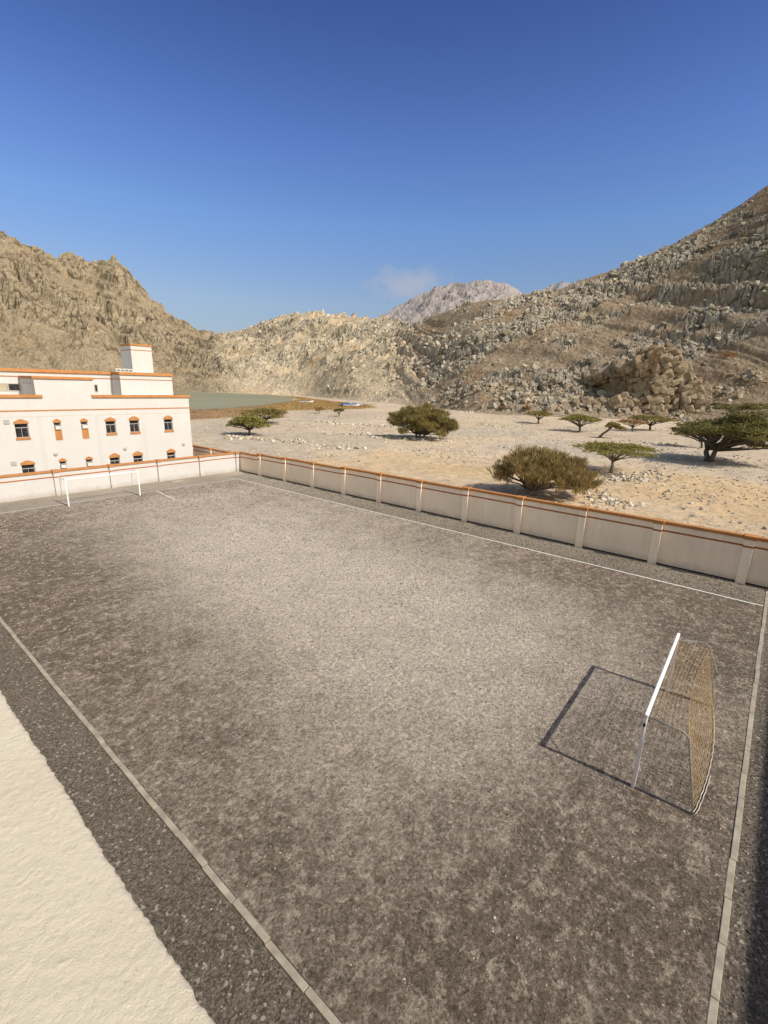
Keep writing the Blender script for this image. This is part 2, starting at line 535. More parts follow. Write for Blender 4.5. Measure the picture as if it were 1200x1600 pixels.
def compound(X, Y):
    """1 inside the walled plot, 0 outside (soft)"""
    dx = np.maximum(np.maximum(-40 - X, X - 29.5), 0); dy = np.maximum(np.maximum(-60 - Y, Y - 72), 0)
    return 1 - sstep(0.0, 14.0, np.hypot(dx, dy))


# lagoon and marsh outline along a shoreline frame
def seg_mask(X, Y, poly):
    """signed distance style mask to a polygon, positive inside"""
    P = np.array(poly); n = len(P)
    inside = np.zeros(X.shape, bool); dmin = np.full(X.shape, 1e9)
    for i in range(n):
        a = P[i]; b = P[(i + 1) % n]
        e = b - a; wx = X - a[0]; wy = Y - a[1]
        t = np.clip((wx * e[0] + wy * e[1]) / (e @ e), 0, 1)
        dmin = np.minimum(dmin, np.hypot(wx - e[0] * t, wy - e[1] * t))
        cond = ((a[1] > Y) != (b[1] > Y)) & (X < (b[0] - a[0]) * (Y - a[1]) / (b[1] - a[1] + 1e-12) + a[0])
        inside ^= cond
    return np.where(inside, dmin, -dmin)


def G(px, py): return tuple(gp(px, py)[:2])


water_poly = [G(240, 641), G(300, 639.5), G(340, 638), G(385, 635), G(422, 631.5), G(446, 628), G(458, 623.5), G(444, 619), G(418, 616.5), G(360, 613.8), G(300, 611.6), (150, 520), (60, 330)]
marsh_poly = [G(230, 661), G(300, 656), G(345, 653), G(385, 648), G(420, 643), G(470, 640), G(520, 640), G(560, 638.5), G(585, 636), G(575, 632), G(520, 627), G(470, 626), G(300, 636), G(230, 640)]
grass_poly = [G(400, 636.5), G(440, 641), G(500, 640), G(560, 639), G(586, 637), G(572, 632.5), G(540, 629), G(500, 624), G(470, 620), G(440, 617.8), G(425, 617.2), G(446, 619), G(464, 623.5), G(448, 629), G(424, 632.5)]


def ground_z(X, Y):
    d = np.hypot(X, Y)
    out = 1 - compound(X, Y)
    z = out * (0.35 * fbm(X / 22, Y / 22, 3, 4) + 0.10 * fbm(X / 3.1, Y / 3.1, 9, 3))
    z *= sstep(25, 60, d)
    wm = seg_mask(X, Y, water_poly)
    mm = np.maximum(seg_mask(X, Y, marsh_poly), seg_mask(X, Y, grass_poly))
    flat = sstep(-8, 2, np.maximum(wm, mm))
    z = z * (1 - flat) - 0.06 - 0.5 * sstep(0, 6, wm)
    return z, wm


GZ, WM = ground_z(GX, GY)
n1 = fbm(GX / 40, GY / 40, 21, 5); n2 = fbm(GX / 7, GY / 7, 33, 5); n3 = fbm(GX / 1.6, GY / 1.6, 44, 3)
base = np.stack([np.full(GX.shape, 0.575), np.full(GX.shape, 0.468), np.full(GX.shape, 0.338)], -1)
base *= (1 + 0.16 * n1 + 0.16 * n2 + 0.14 * n3)[..., None]
och = np.array([0.57, 0.41, 0.225])
oc = np.zeros(GX.shape)
for (px, py, rad, st) in ((690, 735, 12, .8), (760, 760, 9, .7), (1100, 770, 16, .8), (1180, 800, 14, .7), (1020, 765, 9, .6), (640, 712, 14, .45), (700, 660, 14, .5), (560, 690, 14, .35), (1185, 745, 12, .5), (480, 720, 10, .35), (1120, 742, 10, .3)):
    g = gp(px, py); dd = np.hypot(GX - g[0], GY - g[1]) / rad
    oc = np.maximum(oc, st * np.exp(-dd ** 2) )
oc = np.clip(oc * (0.95 + 1.0 * n2 + 0.3 * n1) + 0.18 * sstep(0.0, 0.5, n1 + 0.5 * n2), 0, 0.9)
base = base * (1 - oc[..., None]) + och * oc[..., None] * (1 + 0.12 * n3)[..., None]
pale = sstep(0.0, 5.0, seg_mask(GX, GY, [G(545, 655), G(610, 652), G(690, 655), G(700, 661), G(610, 663)]) + 2 * n2)
base = base * (1 - 0.6 * pale[..., None]) + np.array([0.66, 0.54, 0.37]) * 0.6 * pale[..., None]
gvl = (sstep(0.02, 0.35, fbm(GX / 26 + 3, GY / 26, 131, 5) + 0.35 * n2) * 0.75)[..., None]
base = base * (1 - gvl) + np.array([0.45, 0.395, 0.315]) * (1 + 0.2 * n3)[..., None] * gvl
# streaks of dry wash parallel to the shore
stv = fbm((GX * 0.55 - GY * 0.83) / 60, (GX * 0.83 + GY * 0.55) / 9, 55, 4)
base *= (1 + 0.10 * stv)[..., None]
mar = sstep(-3.0, 3.0, seg_mask(GX, GY, marsh_poly) + 4.0 * n2)[..., None]
marc = np.array([0.30, 0.185, 0.088]) * (1 + 0.35 * n2 + 0.25 * n3)[..., None]
gra = sstep(-3.0, 3.0, seg_mask(GX, GY, grass_poly) + 5.0 * n2)[..., None]
grac = np.array([0.36, 0.235, 0.085]) * (1 + 0.3 * n2 + 0.25 * n3)[..., None]
base = base * (1 - mar) + marc * mar
base = base * (1 - gra) + grac * gra
mud = sstep(0, 6, WM)[..., None]
base = base * (1 - mud) + np.array([0.2, 0.17, 0.11]) * mud
GZ = np.where(RR < 27, -0.06, GZ)
structure(raw_mesh('ground', np.stack([GX, GY, GZ], -1).reshape(-1, 3), grid_faces(len(rr), len(azs), True)[:, ::-1], 4, M_ground, col=np.clip(base, 0.01, 0.9).reshape(-1, 3), smooth=True))

# water sheet with an irregular shoreline
ctr = np.array(water_poly).mean(0)
wpts = []
for i in range(len(water_poly)):
    a = np.array(water_poly[i]); b_ = np.array(water_poly[(i + 1) % len(water_poly)])
    for k in range(14):
        q = a + (b_ - a) * k / 14
        dirn = q - ctr; dirn = dirn / np.linalg.norm(dirn)
        q = q + dirn * 5 * float(fbm(np.array([q[0] / 14]), np.array([q[1] / 14]), 5, 3)[0]) + dirn * 2.5
        wpts.append((q[0], q[1], -0.03))
wm_ = MB(); wm_.poly(wpts)
structure(wm_.build('water', M_water))

# tufts of the marsh: small upright tufts as stuff
def tufts(name, poly, n, colr, hmin, hmax, label, cat):
    P = np.array(poly); lo = P.min(0); hi = P.max(0)
    pts = []
    while len(pts) < n:
        q = lo + rng.random((n, 2)) * (hi - lo)
        k = (seg_mask(q[:, 0], q[:, 1], poly) + 4 * fbm(q[:, 0] / 7, q[:, 1] / 7, 33, 3) > 0) & (seg_mask(q[:, 0], q[:, 1], water_poly) < 1.0)
        pts += list(q[k])
    q = np.array(pts[:n])
    h = rng.uniform(hmin, hmax, n); w = h * rng.uniform(0.8, 2.2, n); an = rng.uniform(0, np.pi, n)
    ca = np.cos(an) * w / 2; sa = np.sin(an) * w / 2
    z0 = np.full(n, -0.1)
    v = np.stack([np.stack([q[:, 0] - ca, q[:, 1] - sa, z0], -1), np.stack([q[:, 0] + ca, q[:, 1] + sa, z0], -1),
                  np.stack([q[:, 0] + ca * .7, q[:, 1] + sa * .7, h - 0.1], -1), np.stack([q[:, 0] - ca * .6, q[:, 1] - sa * .6, h * 0.85 - 0.1], -1)], 1)
    c = np.array(colr) * rng.uniform(0.7, 1.35, (n, 1)); c = np.repeat(c, 4, 0)
    o = raw_mesh(name, v.reshape(-1, 3), np.arange(4 * n).reshape(-1, 4), 4, M_leaf, col=c)
    return tag(o, label, cat, kind='stuff')


tufts('marsh_plants', marsh_poly, 5000, (0.27, 0.17, 0.08), 0.08, 0.28, 'low reddish brown saltmarsh growth along the near edge of the lagoon', 'marsh plants')
tufts('dry_grass', grass_poly, 5000, (0.36, 0.24, 0.09), 0.1, 0.35, 'golden dry grass flat at the right end of the lagoon beside the boats', 'grass')

# =================================================================== PITCH AND YARD
def plane_grid(name, x0, x1, y0, y1, step, z, mat, dust=None, amp=0.0):
    xs = np.linspace(x0, x1, max(2, int((x1 - x0) / step) + 1)); ys = np.linspace(y0, y1, max(2, int((y1 - y0) / step) + 1))
    Y, X = np.meshgrid(ys, xs, indexing='ij')
    Z = np.full(X.shape, float(z))
    if amp: Z = Z + amp * fbm(X / 1.3, Y / 1.3, 71, 4) + amp * 0.5 * fbm(X / .35, Y / .35, 72, 3)
    d = dust(X, Y).ravel() if dust else None
    return structure(raw_mesh(name, np.stack([X, Y, Z], -1).reshape(-1, 3), grid_faces(len(ys), len(xs)), 4, mat, dust=d, smooth=True))


def blob(X, Y, px, py, rx, ry, rot=0.0):
    g = gp(px, py); dx = X - g[0]; dy = Y - g[1]; c, s_ = math.cos(rot), math.sin(rot)
    a = (dx * c + dy * s_) / rx; b_ = (-dx * s_ + dy * c) / ry
    return np.exp(-(a * a + b_ * b_))


def pitch_dust(X, Y):
    d = np.full(X.shape, 0.25)
    for (px, py, rx, ry, w) in ((430, 900, 5.5, 9.0, .21), (560, 985, 4.5, 5.0, .16), (330, 830, 6.0, 8.0, .17), (640, 900, 5.0, 7.0, .13), (820, 1010, 4.0, 3.6, .14),
                                (330, 775, 8.0, 3.0, .14), (760, 1130, 3.0, 2.4, .10), (600, 1120, 3.5, 3.0, .07), (480, 800, 6.0, 6.0, .13),
                                (60, 880, 4.0, 6.5, -.13), (110, 960, 3.0, 4.5, -.08), (700, 1480, 7.0, 2.0, -.075), (1000, 1450, 4.0, 2.0, -.08), (1090, 1000, 3.5, 1.8, -.12), (250, 1120, 1.8, 5, -.07), (960, 900, 3.0, 4.0, -.10), (1150, 980, 4, 2, -.1), (300, 1000, 1.5, 2.0, -.03), (30, 815, 4.0, 3.0, -.06)):
        d = d + w * 2.5 * blob(X, Y, px, py, rx, ry)
    return np.clip(d + 0.10 * fbm(X / 4, Y / 4, 81, 4), 0.02, 0.95)


def yard_dust(X, Y):
    far = sstep(20, 44, Y) * 0.45 + sstep(24, 29, X) * 0.22 + 0.1
    return np.clip(far * (1 + 0.5 * fbm(X / 3, Y / 3, 83, 4)), 0, 0.8)


K_X, K_Y = 3.40, -0.80
LX, LY = 26.1, 40.25
structure(plane_grid('yard', -30, 28.9, -11, 50.0, 0.5, -0.012, M_yard, yard_dust))
plane_grid('pitch', K_X + 0.07, LX + 0.03, K_Y + 0.07, LY + 0.03, 0.12, 0.004, M_pitch, pitch_dust, 0.006)

# kerbs of precast concrete lengths
def kerb(along, fixed, a0, a1, name):
    mb = MB(); L = 1.0; a = a0
    while a < a1:
        b_ = min(a + L, a1); j = 0.006; dz = random.uniform(-.006, .006); o_ = random.uniform(-.012, .012)
        w = 0.06
        if along == 'y': mb.box(fixed - w + o_, fixed + w + o_, a + j, b_ - j, -0.1, 0.032 + dz)
        else: mb.box(a + j, b_ - j, fixed - w + o_, fixed + w + o_, -0.1, 0.016 + dz * .4)
        a += L
    o = mb.build(name, M_conc, bevel=0.012)
    return structure(o)


kerb('y', K_X, K_Y - 0.075, LY + 0.2, 'kerb')
kerb('x', K_Y, K_X + 0.08, LX + 2.6, 'kerb')

# painted lines, worn, as thin sheets
ml = MB()
def strip(mb, pts, w, z):
    for (a, b_) in zip(pts[:-1], pts[1:]):
        a = Vector((*a, z)); b_ = Vector((*b_, z)); d = (b_ - a); n = max(1, int(d.length / 0.4)); t = d.normalized(); s = Vector((-t.y, t.x, 0)) * w / 2
        for k in range(n):
            p0 = a + d * (k / n); p1 = a + d * ((k + 1) / n)
            mb.poly([p0 - s, p1 - s, p1 + s, p0 + s])
strip(ml, [(26.10, -0.72), (26.02, 40.3)], 0.09, 0.018)
strip(ml, [(25.98, 40.25), (3.5, 40.45)], 0.075, 0.019)
strip(ml, [(18.05, 40.1), (17.62, 36.0)], 0.07, 0.019)
strip(ml, [(17.55, 36.0), (16.6, 36.05)], 0.07, 0.020)
structure(ml.build('pitch_markings', M_line))

# drain cover and rubble by the far wall
g = gp(275, 752)
mb = MB(); mb.box(g[0] - .55, g[0] + .55, g[1] - .35, g[1] + .35, -0.05, 0.05); 
dc = mb.build('drain_cover', M_conc, bevel=0.015)
tag(dc, 'small flat concrete cover lying in the gravel before the white far wall', 'drain cover')

# =================================================================== ROCK MESHES
def ico():
    t = (1 + 5 ** .5) / 2
    v = np.array([(-1, t, 0), (1, t, 0), (-1, -t, 0), (1, -t, 0), (0, -1, t), (0, 1, t), (0, -1, -t), (0, 1, -t), (t, 0, -1), (t, 0, 1), (-t, 0, -1), (-t, 0, 1)], float)
    v /= np.linalg.norm(v[0])
    f = [(0, 11, 5), (0, 5, 1), (0, 1, 7), (0, 7, 10), (0, 10, 11), (1, 5, 9), (5, 11, 4), (11, 10, 2), (10, 7, 6), (7, 1, 8), (3, 9, 4), (3, 4, 2), (3, 2, 6), (3, 6, 8), (3, 8, 9), (4, 9, 5), (2, 4, 11), (6, 2, 10), (8, 6, 7), (9, 8, 1)]
    return v, np.array(f)


def ico2():
    v, f = ico(); v = list(map(tuple, v)); cache = {}; nf = []
    def mid(a, b_):
        k = (min(a, b_), max(a, b_))
        if k not in cache:
            m = (np.array(v[a]) + np.array(v[b_])) / 2; m /= np.linalg.norm(m); v.append(tuple(m)); cache[k] = len(v) - 1
        return cache[k]
    for a, b_, c in f:
        ab, bc, ca = mid(a, b_), mid(b_, c), mid(c, a)
        nf += [(a, ab, ca), (b_, bc, ab), (c, ca, bc), (ab, bc, ca)]
    return np.array(v), np.array(nf)


def rock_shape(r, sub):
    v, f = (ico2() if sub else ico())
    v = v.copy()
    for _ in range(11 if sub else 5):                 # chop flat facets
        n = r.normal(size=3); n /= np.linalg.norm(n); dd = r.uniform(0.34, 0.72)
        s = v @ n - dd
        v -= np.clip(s, 0, None)[:, None] * n
    v *= 1 + r.normal(0, 0.03, (len(v), 1))
    v /= np.abs(v).max()
    return v, f


ROCKS_S = [rock_shape(np.random.default_rng(i), False) for i in range(8)]
ROCKS_B = [rock_shape(np.random.default_rng(50 + i), True) for i in range(10)]


def rock_field(name, P, S, colr, big=False, flat=0.7, tilt=None, label=None, cat='stones', cvar=0.3, sink=0.25, kind='stuff', mat=None):
    """many angular stones in one mesh: P (n,3), S (n,) sizes"""
    n = len(P); shapes = ROCKS_B if big else ROCKS_S
    V = []; F = []; C = []; off = 0
    kind_i = rng.integers(0, len(shapes), n)
    for k, (sv, sf) in enumerate(shapes):
        idx = np.nonzero(kind_i == k)[0]
        if not len(idx): continue
        m = len(idx)
        an = rng.uniform(0, 2 * np.pi, m); ca, sa = np.cos(an), np.sin(an)
        sc = S[idx][:, None] * np.stack([rng.uniform(.75, 1.3, m), rng.uniform(.6, 1.05, m), flat * rng.uniform(.7, 1.3, m)], -1) * 0.5
        vv = sv[None] * sc[:, None, :]
        x = vv[..., 0] * ca[:, None] - vv[..., 1] * sa[:, None]; y = vv[..., 0] * sa[:, None] + vv[..., 1] * ca[:, None]
        z = vv[..., 2]
        if tilt is not None:
            tx = tilt + rng.normal(0, 0.15, m)
            y, z = y * np.cos(tx)[:, None] - z * np.sin(tx)[:, None], y * np.sin(tx)[:, None] + z * np.cos(tx)[:, None]
        vv = np.stack([x, y, z], -1) + P[idx][:, None, :]
        vv[..., 2] += (S[idx] * flat * (0.5 - sink) * 0.6)[:, None]
        V.append(vv.reshape(-1, 3))
        ff = sf[None] + (off + np.arange(m) * len(sv))[:, None, None]
        F.append(ff.reshape(-1, 3)); off += m * len(sv)
        cc = colr[idx] if np.ndim(colr) == 2 else np.tile(np.array(colr), (m, 1))
        cc = cc * (1 + rng.uniform(-cvar, cvar, (m, 1)))
        C.append(np.repeat(cc, len(sv), 0))
    o = raw_mesh(name, np.concatenate(V), np.concatenate(F), 3, mat or M_stone, col=np.clip(np.concatenate(C), 0.01, 0.9))
    if label: tag(o, label, cat, kind=kind)
    return o


# ---- loose stones on the plain
def plain_stones():
    n = 21000
    a = np.radians(rng.uniform(22, 97, n)); d = 34 + 190 * rng.random(n) ** 1.3
    X = d * np.sin(a); Y = d * np.cos(a)
    keep = (compound(X, Y) < 0.6) & ((X > 30.2)) & (seg_mask(X, Y, water_poly) < -3) & (seg_mask(X, Y, marsh_poly) < -2) & (seg_mask(X, Y, grass_poly) < -2)
    dens = fbm(X / 11, Y / 11, 91, 4) + 0.6 * rng.random(n)
    keep &= dens > 0.30
    X = X[keep]; Y = Y[keep]
    S = 0.10 + 0.32 * rng.random(len(X)) ** 4 + 0.0009 * np.hypot(X, Y)
    Z, _ = ground_z(X, Y)
    cc = np.where(rng.random((len(X), 1)) < 0.6, np.array([[0.50, 0.445, 0.36]]), np.array([[0.36, 0.30, 0.22]]))
    rock_field('gravel', np.stack([X, Y, Z], -1), S, cc, label='loose grey and tan stones strewn over the dry plain outside the wall', cat='stones')


plain_stones()
# bigger rubble: old field walls and heaps of stones cleared off the plain
def rubble(lines, label, name='rubble', cat='rubble'):
    P = []; S = []
    for (pts, n, spread, s0, s1) in lines:
        W = [gp(*q) for q in pts]
        seg = [np.linalg.norm(W[i + 1] - W[i]) for i in range(len(W) - 1)] if len(W) > 1 else [1]
        for k in range(n):
            if len(W) > 1:
                i = rng.choice(len(seg), p=np.array(seg) / sum(seg)); t = rng.random(); q = W[i] * (1 - t) + W[i + 1] * t
            else: q = W[0].copy()
            q = q + np.array([rng.normal(0, spread), rng.normal(0, spread), 0])
            P.append(q); S.append(rng.uniform(s0, s1))
    P = np.array(P); S = np.array(S); P[:, 2] = ground_z(P[:, 0], P[:, 1])[0]
    cc = np.where(rng.random((len(P), 1)) < 0.75, np.array([[0.53, 0.475, 0.385]]), np.array([[0.36, 0.30, 0.22]]))
    return rock_field(name, P, S, cc, big=True, flat=0.75, label=label, cat=cat, sink=0.3)


rubble([([(495, 659), (520, 661)], 50, .7, .4, 1.2), ([(520, 662), (565, 664), (610, 667), (640, 668)], 110, .6, .4, 1.25)], 'far broken line of dark grey stones across the plain left of the round tree')
rubble([([(510, 678), (545, 679), (585, 677)], 70, .7, .35, 1.0)], 'middle broken line of grey stones left of the round tree')
rubble([([(350, 683), (395, 688), (430, 688), (490, 694)], 120, 1.0, .3, .95), ([(470, 690)], 4, .3, .8, 1.3)], 'scattered line of pale stones below the pair of acacias by the lagoon')
rubble([([(491, 696), (560, 702)], 70, 1.0, .25, .8), ([(585, 683), (700, 688)], 140, .8, .3, .95)], 'pale stones piled around the foot of the round tree and to its left')
rubble([([(618, 703), (690, 705), (760, 707)], 70, .5, .15, .5)], 'thin straight line of small stones on the plain behind the wall')
rubble([([(965, 748), (1030, 741)], 120, 1.1, .2, .85), ([(935, 782), (980, 786)], 60, 1.0, .15, .7), ([(900, 760), (940, 775)], 50, 1.2, .15, .6)], 'heap of pale stones on the ground beside the small flat topped acacia')
rubble([([(750, 663), (785, 668)], 60, 2.0, .3, .8), ([(1010, 690), (1050, 697)], 50, 2.0, .3, .8), ([(735, 645), (770, 643)], 40, 2.2, .6, 1.8)], 'small grey stones scattered at the foot of the rocky hill')

# ---- pebbles inside the compound
def pebbles():
    n = 9000
    X = rng.uniform(0.4, 3.3, n); Y = -1.0 + 14 * rng.random(n) ** 1.4
    S = 0.010 + 0.035 * rng.random(n) ** 6
    cc = np.where(rng.random((n, 1)) < 0.35, np.array([[0.36, 0.335, 0.295]]), np.array([[0.12, 0.107, 0.09]]))
    n2_ = 4200
    X2 = rng.uniform(3.6, 24, n2_); Y2 = -0.6 + 24 * rng.random(n2_) ** 1.5
    S2 = 0.014 + 0.05 * rng.random(n2_) ** 5
    c2 = np.where(rng.random((n2_, 1)) < 0.25, np.array([[0.40, 0.365, 0.31]]), np.array([[0.12, 0.10, 0.082]]))
    n3_ = 5000
    X3 = rng.uniform(3.4, 27, n3_); Y3 = rng.uniform(-3.2, -0.95, n3_); S3 = 0.02 + 0.05 * rng.random(n3_) ** 4
    c3 = np.where(rng.random((n3_, 1)) < 0.3, np.array([[0.34, 0.32, 0.29]]), np.array([[0.11, 0.1, 0.09]]))
    n4 = 6000
    X4 = rng.uniform(26.25, 28.6, n4); Y4 = rng.uniform(-0.5, 42, n4); S4 = 0.03 + 0.06 * rng.random(n4) ** 3
    c4 = np.where(rng.random((n4, 1)) < 0.4, np.array([[0.36, 0.335, 0.295]]), np.array([[0.13, 0.115, 0.098]]))
    n5 = 16000
    X5 = rng.uniform(3.6, 26, n5); Y5 = -0.6 + 40 * rng.random(n5) ** 1.25; S5 = (0.022 + 0.0016 * np.hypot(X5, Y5)) * rng.uniform(.6, 1.5, n5)
    c5 = np.where(rng.random((n5, 1)) < 0.6, np.array([[0.36, 0.305, 0.24]]), np.array([[0.18, 0.145, 0.11]]))
    X = np.concatenate([X, X2, X3, X4, X5]); Y = np.concatenate([Y, Y2, Y3, Y4, Y5]); S4 = np.concatenate([S4, S5]); c4 = np.concatenate([c4, c5])
    rock_field('pebbles', np.stack([X, Y, np.zeros(len(X))], -1), np.concatenate([S, S2, S3, S4]), np.concatenate([cc, c2, c3, c4]), label='small pebbles and grit strewn over the pitch and the gravel strips', cat='pebbles')


pebbles()
g = gp(68, 773)
rk = rock_field('stone', np.array([[g[0], g[1] - 0.5, 0.0]]), np.array([0.75]), (0.50, 0.45, 0.37), big=True, cvar=0)
tag(rk, 'single pale stone lying against the white wall left of the far goal', 'stone')

# =================================================================== HILLS
def tab(xs, ys, az, sm):
    fa = np.arange(-20, 125, 0.05); v = np.interp(fa, xs, ys)
    k = int(max(1, sm / 0.05)); ker = np.exp(-0.5 * (np.arange(-3 * k, 3 * k + 1) / k) ** 2); ker /= ker.sum()
    vp = np.pad(v, 3 * k, mode='edge'); v = np.convolve(vp, ker, 'valid')
    return np.interp(az, fa, v)


SKY = [(-20, 10), (0, 11.5), (6, 12.3), (13.86, 11.9), (15.76, 10.95), (17.4, 10.45), (18.9, 10.6), (20.9, 10.5), (22.5, 10.95), (23.6, 10.1), (25.1, 8.2), (27.3, 6.3), (29.75, 5.15), (32.3, 4.85), (34.3, 5.25), (37.1, 6.5), (39.9, 7.55), (44.1, 7.65), (47, 7.4), (49.9, 7.1), (51.5, 6.9), (53, 7.0), (55.5, 7.75), (58.5, 8.6), (62, 9.35), (65.1, 9.75), (67, 10.25), (68.4, 10.3), (70.1, 10.9), (72.5, 11.5), (73.7, 11.7), (75.9, 12.3), (78.4, 13.4), (80.8, 14.6), (83, 15.7), (85, 17.0), (88.7, 19.3), (95, 21), (104, 22)]
FOOT = [(-20, 380), (0, 430), (20, 480), (28, 475), (34, 440), (40.4, 408), (44, 340), (47, 300), (50, 278), (53, 258), (57, 222), (60.6, 192), (66, 184), (70, 182), (76, 186), (82, 192), (88, 195), (104, 190)]
RIDGE = [(-20, 700), (0, 760), (14, 790), (22, 790), (28, 770), (33, 740), (37, 690), (42, 640), (47, 590), (51, 520), (55, 440), (60, 390), (65, 375), (70, 375), (76, 390), (82, 420), (88, 450), (104, 470)]
_s = np.array(SKY).T; _f = np.array(FOOT).T; _r = np.array(RIDGE).T


def hill(X, Y):
    az = np.degrees(np.arctan2(X, Y)); d = np.hypot(X, Y)
    foot = tab(*_f, az, 1.0); ridge = tab(*_r, az, 1.2); el = tab(*_s, az, 0.12)
    el_s = tab(*_s, az, 1.2)
    foot = foot + 5 * fbm(X / 30, Y / 30, 5, 3)
    t = (d - foot) / (ridge - foot)
    tt = np.clip(t, 0, 1)
    e = el_s + (el - el_s) * sstep(0.35, 1.0, tt)
    hr = CAM_H + ridge * np.tan(np.radians(e))
    wr_ = sstep(51, 57, az); wl = 1 - sstep(29, 35, az); wm2 = 1 - wr_ - wl
    prof = tt ** (1.12 + 0.12 * wl)
    prof = np.where(t > 1, 1 - 0.5 * (t - 1), prof)
    z = hr * prof
    bell = np.clip(tt * (1 - tt) * 4, 0, 1)
    edge = sstep(0.0, 0.08, t)
    # spurs and gullies running down the slope
    sp = fbm(az * d / 3600.0 * (1.6 + 0.6 * wr_), t * 1.1 + az * 0.03, 15, 4)
    z = z + bell * (0.075 * hr) * sp * 1.5
    z = z + edge * (0.02 * hr + 1.0) * fbm(X / 42, Y / 42, 23, 5)
    # sharp crests between gullies, strongest on the high left mass
    rg = 1 - 2.2 * np.abs(fbm(az * d / 3200.0 + 0.6 * fbm(X / 50, Y / 50, 18, 3), t * 1.6 + az * 0.05, 19, 4, 0.55))
    rg2 = 1 - 2.2 * np.abs(fbm(X / 30 + 0.5 * sp, Y / 30, 28, 4, 0.55))
    z = z + bell * hr * (0.085 * wl + 0.04 * wm2 + 0.018 * wr_) * rg + edge * (3.2 * wl + 2.2 * wm2 + 1.0 * wr_) * rg2 * (0.3 + 0.7 * bell)
    # bedding: planes dipping along the ridge
    dipR, dipM, dipL = 0.56, 0.34, -0.34
    al = -Y * 0.92 + X * 0.38
    q_r = z - al * dipR + 3.0 * fbm(X / 35, Y / 35, 61, 3)
    alm = -Y * 0.7 + X * 0.7
    q_m = z - alm * dipM + 0.5 * d * 0.12 + 5 * fbm(X / 60, Y / 60, 62, 3)
    q_l = z - (X * 0.93 - Y * 0.37) * dipL + 6 * fbm(X / 80, Y / 80, 63, 3)
    jit = 0.22 * fbm(X / 25, Y / 25, 66, 4)
    iR = (wr_ + jit) > 0.5; iL = (wl + jit) > 0.5
    q = np.where(iR, q_r, np.where(iL, q_l, q_m))
    zz = np.zeros(q.shape)
    band = (vn(q / 8.5, zz + 0.5, 70) - 0.5) * 2 + 0.6 * (vn(q / 3.4, zz + 0.5, 71) - 0.5) * 2
    patch = fbm(X / 26, Y / 26, 72, 4)
    rock = sstep(-0.12, 0.28, band * 0.75 + patch * 0.85 + 0.10 * wr_ + 0.24 * wm2 + 0.30 * wl)
    rock *= edge
    scree = sstep(0.0, 0.12, t) * (1 - sstep(0.12, 0.45, t + 0.15 * patch)) * (1 - wr_ * 0.75)
    rock = rock * (1 - 0.75 * scree)
    # saw-tooth ledges where beds crop out
    per = np.where(iR, 7.0, np.where(iL, 13.0, 9.0))
    ph = q / per; saw = ph - np.floor(ph); lid = _h(np.floor(ph), np.floor(ph) * 0, 5)
    ledge = (saw ** 2.5) * (0.4 + lid)
    z = z + rock * ledge * (1.5 * wr_ + 4.2 * wm2 + 6.0 * wl)
    # joint blocks, elongated along the beds
    s1 = np.where(iR, 4.4, np.where(iL, 9.0, 7.0))
    ca, sa = 0.92, 0.38
    U = al; Vv = X * ca + Y * sa
    warp = 0.8 * fbm(X / 4, Y / 4, 65, 2)
    kx = 1.0
    f1, f2, c1, dx1, dy1 = worley(U / (s1 * 0.8) + warp * 0.25 + q * 0.03, Vv / (s1 * 1.3) + warp * 0.25, 31)
    s2 = s1 * 0.42
    g1, g2, c2, dx2, dy2 = worley(U / (s2 * 0.85) + warp * 0.3, Vv / (s2 * 1.2) + warp * 0.3 + q * 0.05, 37)
    gap1 = sstep(0.0, 0.14, f2 - f1); gap2 = sstep(0.0, 0.16, g2 - g1)
    tiltb = (dx1 * (c1 - 0.3) * 1.4 + dy1 * (vn(c1 * 50, c1 * 0, 3) - 0.5) * 1.6)
    A = 2.0 * wr_ + 3.0 * wm2 + 4.6 * wl
    blk = A * ((c1 - 0.35) * 0.95 + tiltb) * gap1 + 0.42 * A * ((c2 - 0.4) * 1.0 + dx2 * (c2 - .5) * 2) * gap2 - 0.25 * A * (1 - gap1) - 0.12 * A * (1 - gap2)
    z = z + rock * blk * (0.55 + 0.45 * sstep(-.3, .4, patch))
    # scree grain
    e1, e2, c3, dx3, dy3 = worley(X / (0.24 * s1), Y / (0.24 * s1), 41)
    lone = (c3 > 0.62)
    z = z + (1 - rock) * edge * (0.10 * A * lone * (1 - e1) * 2.0 * c3 + 0.25 * fbm(X / 3, Y / 3, 43, 3))
    z = np.where(t < 0, -0.4 + 0.0 * z, z - 0.35 * (1 - edge))
    # colour
    rockc = (np.array([0.53, 0.455, 0.34]) * wr_[..., None] + np.array([0.68, 0.575, 0.41]) * wm2[..., None] + np.array([0.375, 0.305, 0.208]) * wl[..., None])
    grey = np.array([0.50, 0.465, 0.395])
    gmix = (sstep(0.35, 0.75, vn(c1 * 37, c2 * 11, 9)) * 0.85 * (wr_ + 0.6 * wm2))[..., None]
    rockc = rockc * (1 - gmix) + grey * gmix
    rockc = rockc * (0.84 + 0.32 * c1 + 0.16 * (c2 - .5))[..., None] * (0.22 + 0.78 * np.minimum(gap1, 0.35 + 0.65 * gap2))[..., None]  # gaps between blocks darkened in the colour, standing for crevice shade
    screec = (np.array([0.37, 0.285, 0.195]) * wr_[..., None] + np.array([0.63, 0.515, 0.36]) * wm2[..., None] + np.array([0.345, 0.28, 0.187]) * wl[..., None])
    screec = screec * (0.88 + 0.25 * c3)[..., None] * (1 + 0.12 * patch)[..., None]
    pale = (sstep(0.25, 0.6, fbm(X / 34 + 7, Y / 34, 85, 4)) * 0.35)[..., None]
    screec = screec * (1 - pale) + (np.array([0.46, 0.37, 0.265]) * (1 - 0.3 * wl)[..., None]) * pale
    col = rockc * rock[..., None] + screec * (1 - rock[..., None])
